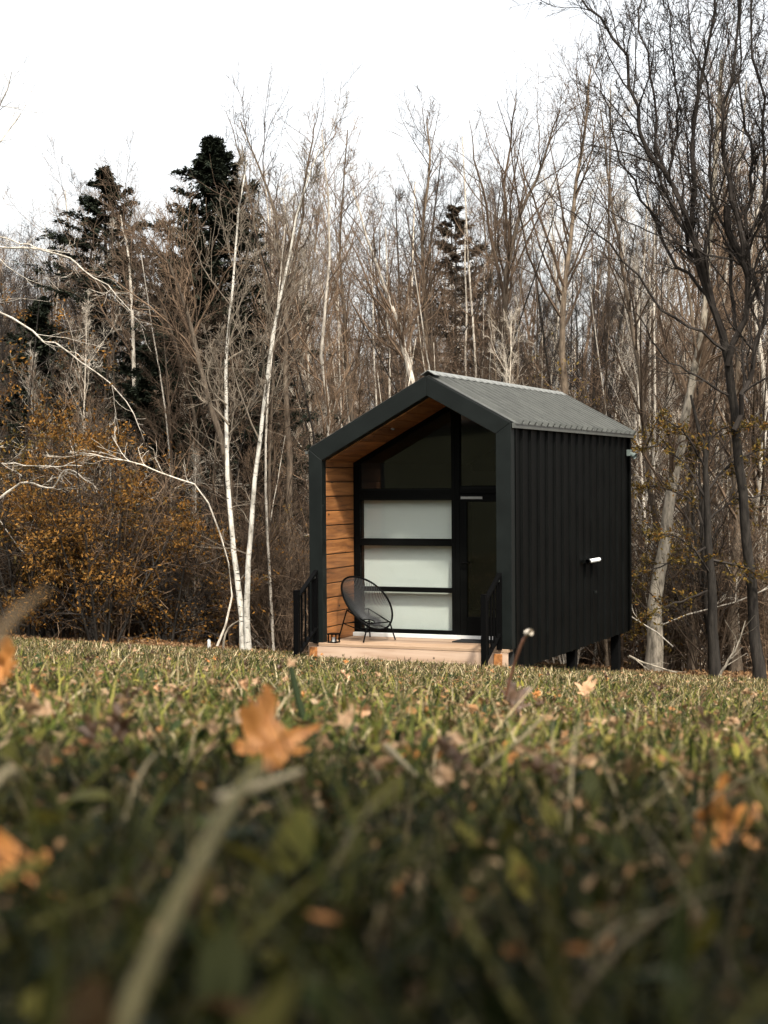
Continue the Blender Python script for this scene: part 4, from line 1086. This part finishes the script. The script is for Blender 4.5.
def maple_mesh(size, curl, seed):
    """lobed leaf: ragged outline, dried and rolled about two axes"""
    g = np.random.default_rng(seed); NA, NR = 120, 7
    tips = [(90, 1.0, 30), (40, .86, 27), (140, .86, 27), (-8, .58, 26), (188, .58, 26)]
    tips = [(a + g.normal() * 5, l * g.uniform(.8, 1.1), w * g.uniform(.85, 1.2)) for a, l, w in tips]
    ph = g.uniform(0, 6.28, 6); a = np.arange(NA) * 360 / NA; r = np.full(NA, .30)
    for ta, tl, w in tips:
        d = np.abs((a - ta + 180) % 360 - 180)
        r = np.maximum(r, tl * np.clip(1 - (d / w) ** 1.6, 0, 1)); r = np.maximum(r, .62 * tl * np.clip(1 - (d / 60) ** 2, 0, 1))
    ar = np.radians(a)
    r = r * (1 + .07 * np.sin(ar * 13 + ph[0]) + .06 * np.sin(ar * 29 + ph[1]) + .05 * np.sin(ar * 47 + ph[5]))
    r = np.where(np.abs((a + 90 + 180) % 360 - 180) < 9, r * .4, r)
    rr = r[None] * (np.arange(1, NR + 1) / NR)[:, None]
    x = (rr * np.cos(ar)).ravel(); y = (rr * np.sin(ar)).ravel()
    x = np.concatenate([[0], x]); y = np.concatenate([[0], y])
    z = curl * (.10 * np.sin(x * 6 + ph[2]) * np.sin(y * 5 + ph[3]) + .05 * np.sin(x * 13 + ph[4]) * np.sin(y * 11)) + .04 * np.sin(np.arctan2(y, x) * 7) * np.hypot(x, y)
    k = curl * 1.1 + 1e-3; ang = k * x * (1 + .25 * y); R_ = 1 / k - z; x, z = np.sin(ang) * R_, 1 / k - np.cos(ang) * R_
    k2 = curl * .55 * (1 if seed % 2 else -1) + 1e-3; ang = k2 * y; R_ = 1 / k2 - z; y, z = np.sin(ang) * R_, 1 / k2 - np.cos(ang) * R_
    m = MB(); f = [(0, 1 + q, 1 + (q + 1) % NA) for q in range(NA)]
    m.add(np.stack([x, y, z], 1) * size, f)
    q = np.arange(NR * NA).reshape(NR, NA) + 1
    m.f.append(np.stack([q[:-1], q[1:], np.roll(q[1:], -1, 1), np.roll(q[:-1], -1, 1)], -1).reshape(-1, 4)); return m
def leaf_at(u, v, Y, size, matk, label, rot, seed=0, curl=.6, stem=None, lift=0, kind='maple', group=None):
    p = P(u, v, Y)
    o = empty('maple_leaf', p, 0, label, 'leaf', group); o.rotation_euler = rot
    maple_mesh(size, curl, seed).build('blade', LM[matk], o, True)
    m = MB(); st = stem or [(0, 0, 0), (0, -.25 * size * 2, .05 * size), (.05 * size, -.5 * size * 2, .12 * size)]
    m.tube(spline(st, 8), np.linspace(size * .022, size * .018, 8), 6); m.build('petiole', LM[matk], o, True)
    return o
rr_ = R
leaf_at(268, 750, 1.55, .072, 'orange', 'largest blurred orange maple leaf propped on the grass left of centre', (rr_(66), rr_(16), rr_(28)), 3, .8)
leaf_at(30, 884, .85, .038, 'orange', 'blurred orange leaf low at the left edge of the lawn foreground', (rr_(35), rr_(-20), rr_(100)), 4, 1.4)
leaf_at(4, 672, 1.8, .040, 'orange', 'curled rust leaf standing up at the left edge', (rr_(80), rr_(10), rr_(-30)), 5, 1.2)
leaf_at(291, 665, 2.6, .016, 'tan', 'small curled leaf tip on top of the upright green stalk', (rr_(70), 0, rr_(20)), 6, 1.4)
leaf_at(347, 678, 5.2, .036, 'peach', 'small pale orange leaf lying below the porch', (rr_(35), rr_(15), rr_(70)), 7, 1.5)
leaf_at(586, 691, 4.8, .052, 'peach', 'pale orange maple leaf lit on the lawn below the cabin wall', (rr_(58), rr_(-12), rr_(-25)), 8, .75)
leaf_at(514, 704, 3.2, .066, 'brown', 'dark brown leaf with its pale tipped stalk sticking up', (rr_(50), rr_(12), rr_(40)), 9, .9)
leaf_at(712, 830, 1.25, .048, 'orange', 'blurred rust leaf on edge in the right foreground', (rr_(78), rr_(60), rr_(-20)), 10, 1.3)
leaf_at(658, 806, 1.7, .016, 'yellow', 'small yellow leaf left of two in the right foreground', (rr_(60), 0, rr_(60)), 11, .4)
leaf_at(719, 785, 1.9, .018, 'yellow', 'small yellow leaf right of two in the right foreground', (rr_(55), 0, rr_(-70)), 12, .4)
leaf_at(532, 843, 1.35, .022, 'orange', 'little orange leaf sunk in the grass at centre right', (rr_(60), 0, rr_(10)), 13, .8)
leaf_at(438, 845, 1.4, .024, 'tan', 'folded tan leaf sunk in the grass near the middle', (rr_(65), rr_(20), rr_(-40)), 14, 1.3)
leaf_at(330, 918, .8, .014, 'tan', 'tiny pale leaf scrap in the dark grass lower left of centre', (rr_(60), 0, rr_(-10)), 15, .8)
# stalks
def stalk(pts, r, mat, label, name='grass_stalk', cat='stalk'):
    p = spline(pts, 14); b = p[0].copy(); q = p - b; m = MB(); m.tubes(q[None], np.linspace(r[0], r[1], 14)[None], 8)
    o = m.build(name, mat, None, True); o.location = b; return tag(o, label, cat)
straw = mat_plain('straw_stalk', (0.169, 0.1365, 0.0715), .6, 0, 60, .25); greenm = mat_plain('green_stalk', (.014, .020, .008), .7, 0, 60, .2, 0, .05)
reddish = mat_plain('reddish_stalk', (0.13, 0.0585, 0.0325), .5, 0, 60, .2); palecap = mat_plain('pale_cap', (0.455, 0.403, 0.325), .6)
stalk([P(505, 700, 3.2), P(512, 672, 3.18), P(521, 645, 3.15), P(528, 633, 3.14)], (.0028, .0034), reddish, 'upright reddish leaf stalk in front of the cabin corner')
stalk([P(526, 633, 3.14), P(531, 632, 3.13)], (.006, .007), palecap, 'pale swollen tip on the reddish upright stalk', 'stalk_tip')
stalk([P(322, 780, 2.5), P(312, 745, 2.5), P(300, 705, 2.55), P(291, 668, 2.6)], (.009, .005), greenm, 'thick dark green upright stalk left of centre')
stalk([P(110, 1060, .42), P(150, 960, .46), P(200, 860, .52), P(240, 790, .60), P(262, 768, .66)], (.0033, .0021), mat_plain('olive_straw_stalk', (.105, .090, .042), .7, 0, 60, .3, 0, .1), 'broad blurred straw stem slanting across the lower left')
stalk([P(212, 802, .7), P(250, 790, .8), P(300, 772, .9)], (.0035, .002), straw, 'pale straw lying over the blurred orange leaf')
stalk([P(385, 745, 1.7), P(420, 780, 1.6), P(465, 830, 1.5)], (.003, .002), straw, 'dry straw stem slanting down right near the middle')
stalk([P(480, 770, 1.9), P(520, 740, 1.9), P(545, 715, 1.9)], (.003, .002), straw, 'dry straw stem rising to the right near the middle')
stalk([P(566, 870, 1.3), P(570, 800, 1.32), P(574, 745, 1.35), P(581, 722, 1.4)], (.0013, .0009), straw, 'thin upright dry stalk right of centre')
stalk([P(-12, 650, .6), P(18, 612, .62), P(48, 590, .64)], (.003, .0008), mat_plain('seed_head', (.12, .085, .05), .9, 0, 0, 0, 0, .05), 'blurred seed head leaning in at the left edge')
stalk([P(-10, 790, .9), P(12, 770, .92), P(30, 800, .95)], (.003, .002), straw, 'bent straw blade at the left edge')
# crumbs of dry leaf and thatch lying through the grass
def crumbs(n, y0, y1, smin, smax, mb, pw=1.0):
    y = y0 + (y1 - y0) * rng.random(n) ** pw; x = rng.uniform(-1, 1, n) * (.27 * y + .4)
    k = patch_noise(x * 1.7, y * 2.1) + rng.normal(0, .25, n) > .45; x, y = x[k], y[k]; n = len(x)
    z = gz(x, y) + rng.uniform(.005, .055, n)
    s = rng.uniform(smin, smax, (n, 1)); a = rng.normal(size=(n, 3)) * (1, 1, .5); a /= np.linalg.norm(a, axis=1, keepdims=True)
    b = np.cross(a, rng.normal(size=(n, 3))); b /= np.linalg.norm(b, axis=1, keepdims=True); c = np.cross(a, b)
    p = np.stack([x, y, z], -1); w = rng.uniform(.25, .7, (n, 1)); cu = rng.uniform(.1, .5, (n, 1))
    v = np.stack([p - a * s, p - a * s * .2 + b * s * w, p + a * s * .9 + c * s * cu, p + a * s * .1 - b * s * w * .8 + c * s * .15, p + c * s * -cu * .5], 1)
    i = np.arange(n * 5).reshape(n, 5)
    f = np.concatenate([i[:, [0, 1, 4]], i[:, [1, 2, 4]], i[:, [2, 3, 4]], i[:, [3, 0, 4]]])
    mb.add(v.reshape(-1, 3), f)
m = MB(); crumbs(1600, .6, 1.6, .004, .009, m); crumbs(3600, 1.6, 3.5, .005, .013, m); crumbs(1500, 1.5, 4.5, .010, .022, m); crumbs(9000, 3, 8, .005, .014, m); crumbs(9000, 7, 25, .008, .016, m)
tag(m.build('leaf_crumbs', M['crumb']), 'dry brown leaf crumbs scattered through the lawn grass', 'leaf litter', None, 'stuff')
# scattered common leaves
protoL = []
for i, (k, s) in enumerate((('tan', .030), ('brown', .034), ('orange', .030), ('peach', .026), ('yellow', .018))):
    o = empty('fallen_leaf', (0, 0, -50), 0, ('curled tan leaf lying on the lawn', 'dark brown leaf lying on the lawn', 'orange leaf lying on the lawn', 'pale peach leaf lying on the lawn', 'small yellow leaf lying on the lawn')[i],
              'leaf', 'fallen leaves scattered on the lawn')
    maple_mesh(s, 2.1, 40 + i).build('blade', LM[k], o, True); protoL.append(o)
us = set()
for k in range(230):
    y = 1.2 + 18 * random.random() ** 1.7; x = random.uniform(-.26, .26) * y + random.uniform(-.2, .2)
    if y > 18 and -1.3 < x < 3.8: continue
    if y < 1.75 and abs(x + .11 * y / 1.5) < .16: continue
    i = random.choices(range(5), (7, 5, 1.6, 3, 1))[0]
    o = protoL[i] if i not in us else copy_tree(protoL[i]); us.add(i)
    o.location = (x, y, float(gz(x, y)) + random.uniform(.03, .075)); o.rotation_euler = (random.uniform(.1, 1.3), random.uniform(-.9, .9), random.uniform(0, 6.28))
    s = random.uniform(.5, 1.1); o.scale = (s, s, s)
    u_ = CX + F * x / y; d_ = 'in the blurred foreground' if y < 2.2 else 'on the near lawn' if y < 6 else 'on the far lawn'
    e_ = 'left of the birch' if u_ < 230 else 'left of the porch' if u_ < 310 else 'below the porch' if u_ < 490 else 'below the black side wall' if u_ < 632 else 'right of the cabin'
    o['label'] = ('curled tan', 'dark brown', 'orange', 'pale peach', 'small yellow')[i] + ' fallen leaf %s %s' % (d_, e_); o['group'] = 'fallen leaves %s %s' % (d_, e_)

# ------------------------------------------------------------------ light, sky, camera
SUN_EL = R(52)
nrm = np.array((-math.sin(TH), -math.cos(TH))); rgt = np.array((math.cos(TH), -math.sin(TH)))
off = R(38); d2 = math.cos(off) * nrm + math.sin(off) * rgt
sun_dir = Vector((d2[0] * math.cos(SUN_EL), d2[1] * math.cos(SUN_EL), math.sin(SUN_EL)))
ld = bpy.data.lights.new('sun', 'SUN'); ld.energy = 3.3; ld.angle = R(4); ld.color = (1, .93, .82)
lo = bpy.data.objects.new('sun', ld); COL.objects.link(lo); lo.rotation_euler = sun_dir.to_track_quat('Z', 'Y').to_euler()
wd = bpy.data.worlds.new('World'); S.world = wd; wd.use_nodes = True
nt = wd.node_tree; bg = nt.nodes['Background']
sk = nt.nodes.new('ShaderNodeTexSky'); sk.sky_type = 'NISHITA'; sk.sun_disc = False; sk.sun_elevation = SUN_EL
sk.sun_rotation = math.atan2(sun_dir.x, sun_dir.y); sk.dust_density = 6; sk.air_density = 1.2; sk.ozone_density = .6
hs = nt.nodes.new('ShaderNodeHueSaturation'); hs.inputs['Saturation'].default_value = .25
nt.links.new(sk.outputs[0], hs.inputs['Color'])
mx = nt.nodes.new('ShaderNodeMix'); mx.data_type = 'RGBA'; mx.inputs[0].default_value = .12
nt.links.new(hs.outputs[0], mx.inputs[6]); mx.inputs[7].default_value = (8.8, 8.7, 8.4, 1)   # thin bright cloud
nt.links.new(mx.outputs[2], bg.inputs['Color']); bg.inputs['Strength'].default_value = .15

cd = bpy.data.cameras.new('camera'); co = bpy.data.objects.new('camera', cd); COL.objects.link(co); S.camera = co
cd.sensor_fit = 'VERTICAL'; cd.sensor_height = 36; cd.lens = F / 1024 * 36; cd.clip_start = .02; cd.clip_end = 2000
co.matrix_world = Matrix.Rotation(math.pi / 2 + PITCH, 4, 'X') @ Matrix.Rotation(ROLL, 4, 'Z')
cd.dof.use_dof = True; cd.dof.focus_distance = 18.5; cd.dof.aperture_fstop = 56.8 / 1000 / .0075
S.view_settings.view_transform = 'Standard'; S.view_settings.look = 'None'; S.view_settings.exposure = 1.15; S.view_settings.gamma = 1
S.render.engine = 'CYCLES'; S.cycles.use_denoising = True
S.cycles.max_bounces = 6; S.cycles.transparent_max_bounces = 8; S.cycles.diffuse_bounces = 3; S.cycles.glossy_bounces = 3
